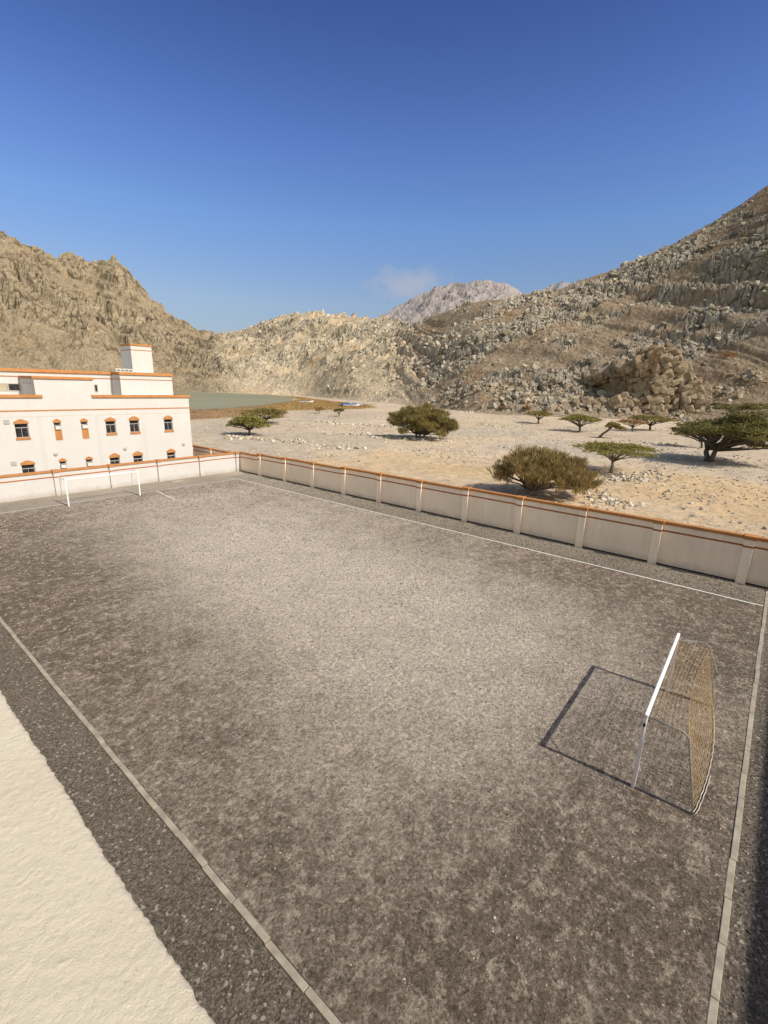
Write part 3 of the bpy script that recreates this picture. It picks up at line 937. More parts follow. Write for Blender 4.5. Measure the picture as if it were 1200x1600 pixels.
    crack = np.exp(-((saw - 0.02) / 0.07) ** 2) * rock * sstep(-0.2, 0.3, fbm(X / 15, Y / 15, 95, 3))
    col = col * (1 - 0.42 * crack)[..., None]
    red = (sstep(0.3, 0.65, fbm(X / 18, Y / 18 + 9, 86, 4)) * 0.35 * (1 - 0.4 * wl))[..., None]
    col = col * (1 - red) + col * np.array([1.18, 0.88, 0.62]) * red
    col = col * (1 + 0.10 * fbm(X / 70, Y / 70, 88, 3) + 0.10 * band * rock)[..., None]
    far_up = (wr_ * sstep(66, 92, az) * (0.25 + 0.2 * sstep(0.2, 0.9, t)))[..., None]  # darker to the upper right: browner scree, plus lens fall-off put into colour
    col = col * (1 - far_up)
    return z, col, rock, t


def hill_mesh(name, a0, a1, da, step, label):
    az = np.arange(a0, a1 + da * 0.5, da)
    azr = np.radians(az)
    fo = tab(*_f, az, 1.0); ri = tab(*_r, az, 1.2)
    nrow = int(((ri - fo).max() * 1.16) / step)
    u = np.linspace(-0.06, 1.12, nrow)
    D = fo[None, :] + (ri - fo)[None, :] * u[:, None]
    X = D * np.sin(azr)[None]; Y = D * np.cos(azr)[None]
    Z, C, rock, t = hill(X, Y)
    o = raw_mesh(name, np.stack([X, Y, Z], -1).reshape(-1, 3), grid_faces(nrow, len(az))[:, ::-1], 4, M_hill, col=np.clip(C, 0.01, 0.9).reshape(-1, 3), smooth=False)
    return structure(o, label)


hill_mesh('hill', -4, 33.12, 0.06, 0.55, 'tall tan rock hillside behind the white building')
hill_mesh('hill', 33, 54.1, 0.055, 0.5, 'low saddle and layered ridge beyond the lagoon')
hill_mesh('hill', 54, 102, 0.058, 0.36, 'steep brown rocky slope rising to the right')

# boulders lying on the hillsides
def hill_boulders(n, a0, a1, t0, t1, smin, smax, label, seed, tilt, name):
    global rng
    a = rng.uniform(a0, a1, n); tt = t0 + (t1 - t0) * rng.random(n)
    fo = tab(*_f, a, 1.0); ri = tab(*_r, a, 1.2)
    D = fo + (ri - fo) * tt
    X = D * np.sin(np.radians(a)); Y = D * np.cos(np.radians(a))
    Z, C, rock, t = hill(X, Y)
    pr = 0.12 + 0.88 * rock
    k = rng.random(n) < pr
    X, Y, Z, C, rock = X[k], Y[k], Z[k], C[k], rock[k]
    S = smin + (smax - smin) * rng.random(len(X)) ** 6.0
    S *= (0.55 + 0.45 * rock)
    base_c = C * 0.55 + (np.array([0.47, 0.415, 0.33])[None] if a0 > 30 else np.array([0.36, 0.30, 0.2])[None]) * 0.45
    return rock_field(name, np.stack([X, Y, Z], -1), S, base_c, big=True, flat=0.85, tilt=tilt, label=label, cat='boulders', cvar=0.22, sink=0.35, mat=M_hill)


hill_boulders(13000, 53, 92, 0.0, 1.02, 0.5, 5.6, 'angular grey boulders strewn over the right hand slope', 1, 0.35, 'boulders')
hill_boulders(2600, 33, 54, 0.04, 1.02, 0.9, 6.0, 'angular tan boulders strewn over the layered ridge beyond the lagoon', 2, 0.3, 'boulders')

hill_boulders(2500, 8, 34, 0.06, 0.97, 1.0, 4.0, 'angular tan blocks broken from the tall hillside behind the white building', 3, -0.4, 'boulders')

# rock outcrop at the foot of the right slope
def outcrop():
    P = []; S = []; T = []
    mbv = []; mbf = []; mbc = []
    off = 0
    r = np.random.default_rng(99)
    al = np.array([0.30, -0.954, 0.0])            # along the slope, to the right
    into = np.array([0.954, 0.30, 0.0])
    dip = math.radians(24)
    bed_x = al * math.cos(dip) + np.array([0, 0, math.sin(dip)])
    bed_n = -al * math.sin(dip) + np.array([0, 0, math.cos(dip)])
    org = gp(985, 652); org[2] = 0
    v0, f0 = ico2()
    def block(c, hx, hy, hz, colr, yaw):
        nonlocal off
        # a superellipsoid-like joint block with chopped faces
        v = v0.copy()
        pw = 0.36
        v = np.sign(v) * np.abs(v) ** pw
        for _ in range(5):
            n = r.normal(size=3); n /= np.linalg.norm(n); dd = r.uniform(0.72, 1.25)
            s = v @ n - dd; v = v - np.clip(s, 0, None)[:, None] * n
        v = v + r.normal(0, 0.035, v.shape)
        bx = bed_x * math.cos(yaw) + into * math.sin(yaw); by = -bed_x * math.sin(yaw) + into * math.cos(yaw)
        w = c + v[:, :1] * hx * bx + v[:, 1:2] * hy * by + v[:, 2:] * hz * bed_n
        mbv.append(w); mbf.append(f0 + off); off += len(w)
        mbc.append(np.tile(np.array(colr) * r.uniform(0.8, 1.2), (len(w), 1)))
    def ground_h(a, b_):
        q = org + al * a + into * b_
        return q, float(hill(np.array([q[0]]), np.array([q[1]]))[0][0])
    # jointed massif: cells along the beds, into the slope and across the beds
    da, db, dz = 1.8, 2.0, 1.6
    def top(a):
        return float(np.interp(a, [-62, -46, -28, -14, 0, 5, 11, 16, 21, 30], [2, 5, 10, 15.5, 21.5, 25, 22.5, 16, 10, 2]))
    def inside(a, b_, z):
        if z > top(a) + 1.2 * math.sin(a * 0.7) : return False
        fr = -9.5 if 0 < a < 14 else (-9.5 + (0 - a) * 1.35 if a <= 0 else -9.5 + (a - 14) * 0.6)
        fr += 1.7 * math.sin(a * 0.55 + 1) + 0.10 * z                     # buttresses and a slight batter
        if -24 < a < -2 and z < top(a) - 3.5 and z > 5 + 0.10 * a: fr += 6.0        # shadowed hollow under the upper beds
        if b_ > fr: return True
        # low bench of thinner beds in front of the face
        bt = float(np.interp(a, [-60, -30, -5, 9, 17, 22], [1.0, 3.5, 6.0, 7.0, 4, 0]))
        return b_ > -11.5 + 0.35 * abs(a + 8) * 0.3 and z < bt
    cells = {}
    for ia in range(-36, 18):
        for ib in range(-7, 17):
            for iz in range(-2, 24):
                a = ia * da + (iz % 2) * 1.1 + 0.5 * math.sin(ib * 2.1); b_ = ib * db + 0.6 * math.sin(iz * 1.7 + ia)
                z = iz * dz + (a + 20) * 0.30 - 7.0
                cells[(ia, ib, iz)] = (a, b_, z, z > -2 and inside(a, b_, z))
    for (ia, ib, iz), (a, b_, z, ins) in cells.items():
        if not ins: continue
        nb_ = [cells.get((ia + i, ib + j, iz + k), (0, 0, 0, False))[3] for i, j, k in ((1, 0, 0), (-1, 0, 0), (0, -1, 0), (0, 0, 1))]
        if all(nb_): continue
        q = org + al * a + into * b_
        rr2 = r.random()
        colr = (0.40, 0.325, 0.235) if rr2 < .72 else ((0.37, 0.325, 0.265) if rr2 < .93 else (0.44, 0.275, 0.145))
        big_ = r.uniform(0.95, 1.2)
        c = np.array([q[0], q[1], z]) + r.normal(0, .45, 3)
        tall = 1.0 if r.random() < .7 else r.uniform(1.5, 2.4)
        sm_ = r.uniform(.62, 1.0); da_, db_, dz_ = da * sm_, db * sm_, dz * sm_
        block(c, da_ * .9 * big_ * r.uniform(.7, 1.5), db_ * .9 * big_ * r.uniform(.7, 1.5), dz_ * .8 * big_ * tall * r.uniform(.85, 1.2), colr, r.uniform(-.30, .30))
    o = raw_mesh('rock_outcrop', np.concatenate(mbv), np.concatenate(mbf), 3, M_outcrop)
    tag(o, 'big jointed brown rock outcrop at the foot of the slope behind the acacias', 'rock outcrop')


outcrop()


def talus():
    r = np.random.default_rng(123); n = 1500
    al = np.array([0.30, -0.954]); into = np.array([0.954, 0.30]); org = gp(985, 652)
    a = r.uniform(-75, 42, n); b_ = r.normal(-8, 5.5, n) + 0.25 * np.maximum(0, -a)
    b_ = np.where(a > 20, b_ + (a - 20) * 0.8, b_)
    X = org[0] + al[0] * a + into[0] * b_; Y = org[1] + al[1] * a + into[1] * b_
    Z = np.maximum(hill(X, Y)[0], -0.1)
    S = 0.5 + 3.4 * r.random(n) ** 3.5
    c_ = np.where(r.random((n, 1)) < .6, np.array([[0.46, 0.395, 0.30]]), np.array([[0.38, 0.305, 0.21]]))
    rock_field('boulders', np.stack([X, Y, Z], -1), S, c_, big=True, flat=0.85, label='fallen blocks and rubble around the foot of the big rock outcrop', cat='boulders', sink=0.4, mat=M_hill)


talus()

# far mountains, their haze put into the rock colour
def far_mountain(name, az_t, el_t, dist, depth, seed, a0, a1, colr, label, da=0.04):
    az = np.arange(a0, a1, da); azr = np.radians(az)
    e = np.interp(az, az_t, el_t)
    u = np.linspace(0, 1.1, 200)
    D = dist - depth + depth * u[:, None] + 0 * az[None]
    X = D * np.sin(azr)[None]; Y = D * np.cos(azr)[None]
    hr = CAM_H + dist * np.tan(np.radians(e))[None]
    uu = np.clip(u, 0, 1)[:, None]
    pr = np.where(u[:, None] > 1, 1 - (u[:, None] - 1), uu ** 0.9)
    rid = np.abs(fbm(X / (dist * .055), Y / (dist * .055), seed, 6, 0.55))
    Z = hr * pr * (1 - 0.16 * rid * np.clip(uu * (1.15 - uu) * 5, 0, 1)) + 0.010 * hr * fbm(X / 60, Y / 60, seed + 5, 4)
    n = fbm(X / 200, Y / 200, seed + 9, 4)
    C = np.array(colr) * (1 + 0.12 * n - 0.12 * rid)[..., None]
    cl = sstep(0.42, 0.55, uu + 0.16 * n) * 0.0
    o = raw_mesh(name, np.stack([X, Y, Z], -1).reshape(-1, 3), grid_faces(len(u), len(az))[:, ::-1], 4, M_far, col=np.clip(C, .01, .9).reshape(-1, 3), smooth=False)
    return structure(o, label)


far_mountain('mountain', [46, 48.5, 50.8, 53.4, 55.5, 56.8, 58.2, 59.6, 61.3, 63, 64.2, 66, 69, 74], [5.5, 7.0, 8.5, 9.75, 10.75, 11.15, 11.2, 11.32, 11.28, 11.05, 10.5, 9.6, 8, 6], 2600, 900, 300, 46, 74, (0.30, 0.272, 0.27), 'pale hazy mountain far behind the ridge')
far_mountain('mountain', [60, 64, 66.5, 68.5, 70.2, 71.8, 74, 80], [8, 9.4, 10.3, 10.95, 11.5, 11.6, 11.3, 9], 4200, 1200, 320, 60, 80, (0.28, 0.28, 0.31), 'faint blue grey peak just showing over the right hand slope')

# =================================================================== BOUNDARY WALLS
# right hand wall: bays of four metres between pilasters
WX = 28.8
def bay_h(Y):
    if Y > 40: return 2.05
    if Y > 36: return 2.2
    if Y > 28: return 2.27
    if Y > 16: return 2.36
    if Y > 8: return 2.43
    return 2.47


def boundary_wall(label, axis, fixed, a0, a1, step, start, hfun, mat, face=-1, pil_w=0.42, top_extra=0.0, name='boundary_wall', panels=True):
    """axis 'y': wall runs along Y at X = fixed with its seen face at fixed; axis 'x' the same along X"""
    root = thing(name, label, 'wall', loc=((fixed, a0, 0) if axis == 'y' else (a0, fixed, 0)))
    inv = root.location.copy()
    wall = MB(); cap = MB(); stripe = MB(); gap_shade = MB()
    def bx(mb, p0, p1, t0, t1, z0, z1):
        # p along, t across: t = 0 at the seen face, positive away from the viewer
        if axis == 'y': mb.box(fixed + t0, fixed + t1, p0, p1, z0, z1)
        else: mb.box(p0, p1, fixed + t0, fixed + t1, z0, z1)
    edges = [a0] + [e for e in np.arange(start, a1, step) if e > a0 + 0.6] + [a1]
    for p0, p1 in zip(edges[:-1], edges[1:]):
        h = hfun((p0 + p1) / 2)
        gap = 0.075 if mat is M_cream else 0.0
        bx(wall, p0, p1, 0, 0.2, gap - (0.3 if not gap else 0), h - 0.16)
        if gap: bx(gap_shade, p0, p1, 0.09, 0.19, -0.3, gap)  # near-black strip standing for the shade in the gap under the panels
        bx(cap, p0 - 0.02, p1 + 0.02, -0.07, 0.27, h - 0.16 + 0.0, h)
        bx(stripe, p0, p1, -0.012, 0.0, h - 0.57, h - 0.48)
    w = wall.build('wall', mat, root, loc=None); cp = cap.build('cap', M_orange, root, bevel=0.012); st = stripe.build('stripe', M_stripe, root)
    pl_ = [gap_shade.build('gap_shade', M_boatd, root)] if gap_shade.v else []
    for o in (w, cp, st, *pl_): o.matrix_parent_inverse = Matrix.Translation(-inv)
    for e in edges[:-1]:
        h = max(hfun(e - 0.1), hfun(e + 0.1))
        pb = MB(); bx(pb, e, e + pil_w, -0.18, 0.003, -0.3, h - 0.16)
        o = pb.build('pilaster', M_pil if mat is M_cream else mat, root, bevel=0.01); o.matrix_parent_inverse = Matrix.Translation(-inv)
        pc = MB(); bx(pc, e - 0.05, e + pil_w + 0.05, -0.25, 0.28, h - 0.163, h + 0.035)
        c_ = pc.build('pilaster_cap', M_orange, o, bevel=0.012)
        ps = MB(); bx(ps, e - 0.012, e + pil_w + 0.012, -0.192, -0.18, h - 0.57, h - 0.48)
        s_ = ps.build('stripe', M_stripe, o)
    return root


boundary_wall('long cream boundary wall with orange coping along the right touchline', 'y', WX, -12.0, 44.048, 4.0, -7.9, bay_h, M_cream)
boundary_wall('cream boundary wall with orange coping behind the far goal', 'x', 44.05, -14.0, 29.0, 4.15, -9.0, lambda a: 2.02, M_white_pl)
boundary_wall('boundary wall with orange coping at the right end of the white building', 'y', 28.3, 44.45, 68.0, 4.0, 44.45, lambda a: 1.96, M_cream, pil_w=0.3)

# =================================================================== FAR BUILDING
FY = 50.0
BX1 = 26.85
bld = thing('school_building', 'white two storey flat roofed building with orange trim behind the far wall', 'building', (10, FY, 0))
bld_inv = Matrix.Translation(-bld.location)
def bpart(mb, name, mat, parent=None, bevel=0.0, smooth=False):
    o = mb.build(name, mat, parent or bld, bevel=bevel, smooth=smooth)
    if parent is None: o.matrix_parent_inverse = bld_inv
    return o


# openings measured off the facade plane
def wx(px, py): return onY(px, py, FY)
wins = []   # x0, x1, z_open_bottom, z_hood_base, z_apex, kind
ZU = dict(apex=5.55, base=5.12)
def add_win(xl, xr, ya, yb, yo, kind, ysill=None):
    a = wx(xl, yb); b_ = wx(xr, yb); ap = wx((xl + xr) / 2, ya)
    zo = wx((xl + xr) / 2 + 1.5, yo)[2]
    wins.append([a[0], b_[0], zo, (a[2] + b_[2]) / 2, ap[2], kind])
add_win(22.0, 43.3, 655, 662, 684, 'wide')
add_win(83.7, 94.4, 654.5, 660.3, 671.5, 'ac')
add_win(126, 136.3, 653.5, 659, 669.8, 'ac')
add_win(164.4, 180, 652, 658, 677, 'wide')
add_win(202, 216.7, 650.4, 656.7, 675.2, 'wide')
add_win(256, 269, 649, 655, 672.3, 'wide')
nup = len(wins)
for (xl, xr, ya, yb, kd) in ((33.3, 54, 719.3, 726, 'wide'), (93.7, 104, 716, 720.9, 'ac'), (135, 144.7, 713, 717.8, 'ac'), (172, 187, 708, 714.7, 'wide'), (208, 223, 705, 711.7, 'wide'), (261, 274, 701, 707, 'wide')):
    add_win(xl, xr, ya, yb, yb + 22 * 0.93, kd)
for i in range(nup):            # the lower windows stand under the upper ones
    wins[nup + i][0] = wins[i][0]; wins[nup + i][1] = wins[i][1]
    wins[nup + i][2] = wins[nup + i][3] - (wins[i][3] - wins[i][2])
# windows further left, outside the frame, keep the rhythm of the facade
x0, x1, zo, zb, za, kd = wins[0]
for sh in (4.6, 9.2):
    wins.append([x0 - sh, x1 - sh, zo, zb, za, 'wide'])

XL = -8.0
ZT = 7.46
holes = [(w[0], w[1], w[2], w[3]) for w in wins]
fac = MB()
xs = sorted(set([XL, BX1] + [h[0] for h in holes] + [h[1] for h in holes])); zs = sorted(set([0.0, ZT] + [h[2] for h in holes] + [h[3] for h in holes]))
for i in range(len(xs) - 1):
    for j in range(len(zs) - 1):
        cx = (xs[i] + xs[i + 1]) / 2; cz = (zs[j] + zs[j + 1]) / 2
        if any(h[0] < cx < h[1] and h[2] < cz < h[3] for h in holes): continue
        fac.poly([(xs[i], FY, zs[j]), (xs[i + 1], FY, zs[j]), (xs[i + 1], FY, zs[j + 1]), (xs[i], FY, zs[j + 1])])
D = 0.24
for (a, b_, c_, d_) in holes:
    fac.poly([(a, FY, c_), (a, FY, d_), (a, FY + D, d_), (a, FY + D, c_)]); fac.poly([(b_, FY, d_), (b_, FY, c_), (b_, FY + D, c_), (b_, FY + D, d_)])
    fac.poly([(a, FY, c_), (a, FY + D, c_), (b_, FY + D, c_), (b_, FY, c_)]); fac.poly([(a, FY + D, d_), (a, FY, d_), (b_, FY, d_), (b_, FY + D, d_)])
fac.box(XL, BX1 - 0.003, FY + D, 70, 0, ZT)
# edge strip closing the facade skin at its right end
fac.poly([(BX1, FY, 0), (BX1, FY + D, 0), (BX1, FY + D, ZT), (BX1, FY, ZT)])
bpart(fac, 'wall', M_white_pl)

for (a, b_, c_, d_, ap, kd) in wins:
    cx = (a + b_) / 2; w = b_ - a
    # the frame is the part; pane, hood and sill hang from it
    fr = MB(); t = 0.045; y0, y1 = FY + 0.13, FY + 0.19
    fr.box(a, a + t, y0, y1, c_, d_); fr.box(b_ - t, b_, y0, y1, c_, d_)
    fr.box(a + t, b_ - t, y0, y1, c_, c_ + t); fr.box(a + t, b_ - t, y0, y1, d_ - t, d_)
    zm = d_ - (d_ - c_) * (0.30 if kd == 'wide' else 0.4)
    fr.box(a + t, b_ - t, y0 + .004, y1 - .004, zm - .03, zm + .03)
    if kd == 'wide':
        for k in (0.33, 0.5, 0.67) if w > 1.1 else (0.5,):
            fr.box(a + w * k - .015, a + w * k + .015, y0 + .008, y1 - .008, c_ + t, zm - .03)
    wo = bpart(fr, 'window', M_frame)
    pn = MB(); pn.box(a + .01, b_ - .01, FY + .195, FY + .215, c_ + .01, d_ - .01); bpart(pn, 'pane', M_glass, wo)
    hd = MB(); e = 0.05
    pts = [(a - e, d_), (b_ + e, d_), (b_ + e, d_ + (ap - d_) * .45), (cx + w * .12, ap), (cx - w * .12, ap), (a - e, d_ + (ap - d_) * .45)]
    hd.poly([(x, FY - .05, z) for x, z in pts])
    for k in range(len(pts)):
        p, q = pts[k], pts[(k + 1) % len(pts)]
        hd.poly([(p[0], FY - .05, p[1]), (p[0], FY - .001, p[1]), (q[0], FY - .001, q[1]), (q[0], FY - .05, q[1])])
    bpart(hd, 'hood', M_orange, wo)
    if kd == 'wide':
        sl = MB(); sl.box(a - e, b_ + e, FY - .06, FY + .128, c_ - .18, c_ + .012); bpart(sl, 'sill', M_orange, wo)
    else:
        ac = MB(); ac.box(a + .06, b_ - .06, FY - .16, FY + .12, c_ + .03, c_ + (d_ - c_) * .5)
        aco = bpart(ac, 'air_conditioner', M_ac, wo, bevel=.02)
        sl = MB(); sl.box(a, b_, FY - .03, FY - .001, c_ - .92, c_); bpart(sl, 'panel', M_orange, wo)

# cornice caps, bands and joints of the facade
xbL, xbR = 13.45, 17.35
cp = MB()
for (p, q) in ((XL - .1, xbL), (xbR, BX1 + .12)):
    cp.box(p, q, FY - .14, FY + .3, ZT, ZT + .25)
cp.box(BX1 - .3, BX1 + .12, FY + .3, 70.1, ZT, ZT + .25)
bpart(cp, 'coping', M_orange, bevel=.015)
bd = MB(); bd.box(XL, BX1 + .03, FY - .035, FY - .001, 6.33, 6.43); bd.box(BX1 + .0, BX1 + .03, FY - .001, 70, 6.33, 6.43); bpart(bd, 'band', M_orange)
jt = MB()
jt.box(XL, BX1, FY - .004, FY - .0015, 5.84, 5.868)
for px in (66, 155, 227):
    X = wx(px, 690)[0]
    for dx in (-.09, .09): jt.box(X + dx - .01, X + dx + .01, FY - .006, FY - .0045, 0, 5.84)
bpart(jt, 'joint', M_groove)

# third level: left recess, projecting bay, recess, right block
RZ = 9.62
CT = 0.28
lv = MB()
xr_strip = 20.85
lv.box(XL, 26.2, 54.0, 69.5, ZT - .01, RZ)                    # body behind
lv.box(13.0, 17.6, FY + 0.002, 53.999, ZT - .005, 9.05)           # bay flush with the lower wall
lv.box(xr_strip, 26.203, 52.0, 54.2, ZT - .004, RZ)                # right block
lv.poly([(xbL - .0, FY + .001, ZT - .01), (xbR, FY + .001, ZT - .01), (xbR, FY + .001, ZT + .3), (xbL, FY + .001, ZT + .3)])
bpart(lv, 'upper_wall', M_white_pl)
rc = MB()
rc.box(XL - .1, xr_strip - .1, 53.85, 54.3, RZ, RZ + CT - .01); rc.box(xr_strip - .1, 26.32, 51.86, 54.4, RZ + .002, RZ + CT)
rc.box(25.9, 26.32, 54.4, 69.6, RZ, RZ + CT)
rc.box(12.88, 17.72, FY - .12, 53.85, 9.05, 9.27)
bpart(rc, 'roof_coping', M_orange, bevel=.015)
ub = MB(); ub.box(XL, 12.9, 53.965, 53.999, 9.17, 9.24); ub.box(17.73, xr_strip, 53.965, 53.999, 9.17, 9.24); ub.box(xr_strip - .02, 26.22, 51.965, 51.999, 9.17, 9.23); ub.box(xr_strip - .03, xr_strip - .001, 51.965, 53.96, 9.17, 9.23)
bpart(ub, 'band', M_stripe)
# upper windows: long one at the left recess, small square one at the middle recess
def rect_win(x0, x1, z0, z1, y, bars, mat):
    fr = MB(); t = .06
    fr.box(x0, x0 + t, y - .05, y - .002, z0, z1); fr.box(x1 - t, x1, y - .05, y - .002, z0, z1); fr.box(x0 + t, x1 - t, y - .05, y - .002, z0, z0 + t); fr.box(x0 + t, x1 - t, y - .05, y - .002, z1 - t, z1)
    for k in bars: fr.box(x0 + (x1 - x0) * k - .04, x0 + (x1 - x0) * k + .04, y - .046, y - .004, z0 + t, z1 - t)
    w = bpart(fr, 'window', M_frame)
    pn = MB(); pn.box(x0 + t, x1 - t, y - .02, y - .003, z0 + t, z1 - t); bpart(pn, 'pane', mat, w)
    return w
a = onY(0, 598, 54); c_ = onY(32, 611, 54)
w_ = rect_win(9.0, c_[0], c_[2], a[2] - .03, 54.0, (.45, .62, .78), M_glass)
bl = MB(); bl.box(9.06, 12.0, 53.955, 53.975, c_[2] + .06, a[2] - .09); bpart(bl, 'blind', M_tan_blind, w_)
a = onY(146.5, 600.5, 54); c_ = onY(153.5, 612.5, 54)
rect_win(a[0], c_[0], c_[2], a[2], 54.0, (), M_glass)
# three dark weep holes under the bay cap on its side
wh = MB()
for yy in (50.9, 51.8, 52.7):
    wh = MB(); wh.box(12.985, 12.999, yy, yy + .22, 8.62, 8.72); bpart(wh, 'vent', M_boatd)
# stair head block on the roof, with its low railing block
tw = MB(); tx0, tx1 = 23.9, 26.15
tw.box(tx0, tx1, 56.0, 58.6, RZ - .01, 12.75); bpart(tw, 'stair_head', M_white_pl)
tc = MB(); tc.box(tx0 - .07, tx1 + .07, 55.93, 58.67, 12.75, 12.95); bpart(tc, 'roof_coping', M_orange, bevel=.012)
tb = MB(); tb.box(tx0 - .02, tx1 + .02, 55.98, 58.62, 12.28, 12.35); bpart(tb, 'band', M_stripe)
rl = MB()
for k in range(5): rl.box(22.0 + k * .42, 22.06 + k * .42, 55.6, 55.66, RZ - .01, RZ + .62)
rl.box(21.95, 23.8, 55.605, 55.655, RZ + .58, RZ + .66); rl.box(21.95, 23.8, 55.61, 55.65, RZ + .32, RZ + .38)
bpart(rl, 'railing', M_ac)
# extractor vents and round lamps on the facade
for (px, py) in ((10, 659), (21.5, 724)):
    q = wx(px, py); v_ = MB(); v_.box(q[0] - .2, q[0] + .2, FY - .06, FY - .001, q[2] - .18, q[2] + .18); vo_ = bpart(v_, 'vent', M_frame)
for (px, py) in ((86.7, 709.5), (195.3, 701), (286.5, 694)):
    q = wx(px, py); v_ = MB(); v_.tube([(q[0], FY - .002, q[2]), (q[0], FY - .06, q[2]), (q[0], FY - .12, q[2])], [.17, .17, .1], 14); bpart(v_, 'wall_lamp', M_lamp)

# =================================================================== NEAR BUILDING (viewer stands on it)
nb = thing('stucco_building', 'rough cream stucco parapet of the near building at the bottom left', 'building', (-6, 5, 0))
ninv = Matrix.Translation(-nb.location)
# displaced roughcast coping seen from above
EX, TOPZ = 0.247, 8.15
xs = np.concatenate([np.arange(-0.55, 0.0, 0.007), np.arange(0.0, EX - 0.012, 0.0045)])
prof_n = len(xs)
down = np.arange(0.0, 0.32, 0.010)
ys = np.arange(-0.2, 3.4, 0.006)
prof = [(x, TOPZ, 0, 0, 1) for x in xs]
rad = 0.012
for k in range(1, 6):
    an = math.pi / 2 * k / 6
    prof.append((EX - rad + rad * math.sin(an), TOPZ - rad + rad * math.cos(an), math.sin(an), 0, math.cos(an)))
for dd in down: prof.append((EX - 0.35 * dd - 0.004, TOPZ - rad - dd, 0.3, 0, 0))
pr = np.array(prof); s_len = np.concatenate([[0], np.cumsum(np.hypot(np.diff(pr[:, 0]), np.diff(pr[:, 1])))])
YY, SS = np.meshgrid(ys, s_len, indexing='ij')
bm1 = fbm(YY / .022, SS / .022, 401, 3); bm2 = fbm(YY / .011, SS / .011, 402, 2); bm3 = fbm(YY / .20, SS / .20, 403, 3)
f1, f2, cc_, _, _ = worley(YY / .017, SS / .017, 404)
disp = 0.0005 * bm1 + 0.0008 * bm2 + 0.0004 * bm3 + 0.0008 * np.clip(0.55 - f1, 0, 1) * (cc_ > .45)
PX = pr[None, :, 0] + pr[None, :, 2] * (disp * 5.0 + 0.003 * fbm(YY / .05, YY * 0 + 3.3, 410, 3)); PZ = pr[None, :, 1] + pr[None, :, 4] * disp * 1.15
po = raw_mesh('parapet', np.stack([PX, YY, PZ], -1).reshape(-1, 3), grid_faces(len(ys), len(prof))[:, ::-1], 4, M_rough, nb, smooth=True)
po.matrix_parent_inverse = ninv
w = MB()
w.box(-0.54, EX - 0.012, 3.4, 26, 7.0, TOPZ); w.box(-0.54, EX - 0.012, -11, -0.2, 7.0, TOPZ)
w.box(-12, EX - 0.016, -11, 26, 0, TOPZ - 1.1); w.box(-.53, EX - 0.13, -0.2, 3.4, 7.04, TOPZ - .03)
o = w.build('wall', M_cream, nb); o.matrix_parent_inverse = ninv
# the wing behind the viewer, whose shadow falls along the near kerb
sb = thing('stucco_building', 'cream stucco wing behind the near kerb casting its shadow at the right edge', 'building', (20, -17, 0))
w = MB(); w.box(3.0, 46, -24, -11.05, 0, 8.75); o = w.build('wall', M_cream, sb); o.matrix_parent_inverse = Matrix.Translation(-sb.location)
w = MB(); w.box(2.9, 46.1, -24.1, -10.98, 8.75, 8.93); o = w.build('coping', M_orange, sb); o.matrix_parent_inverse = Matrix.Translation(-sb.location)

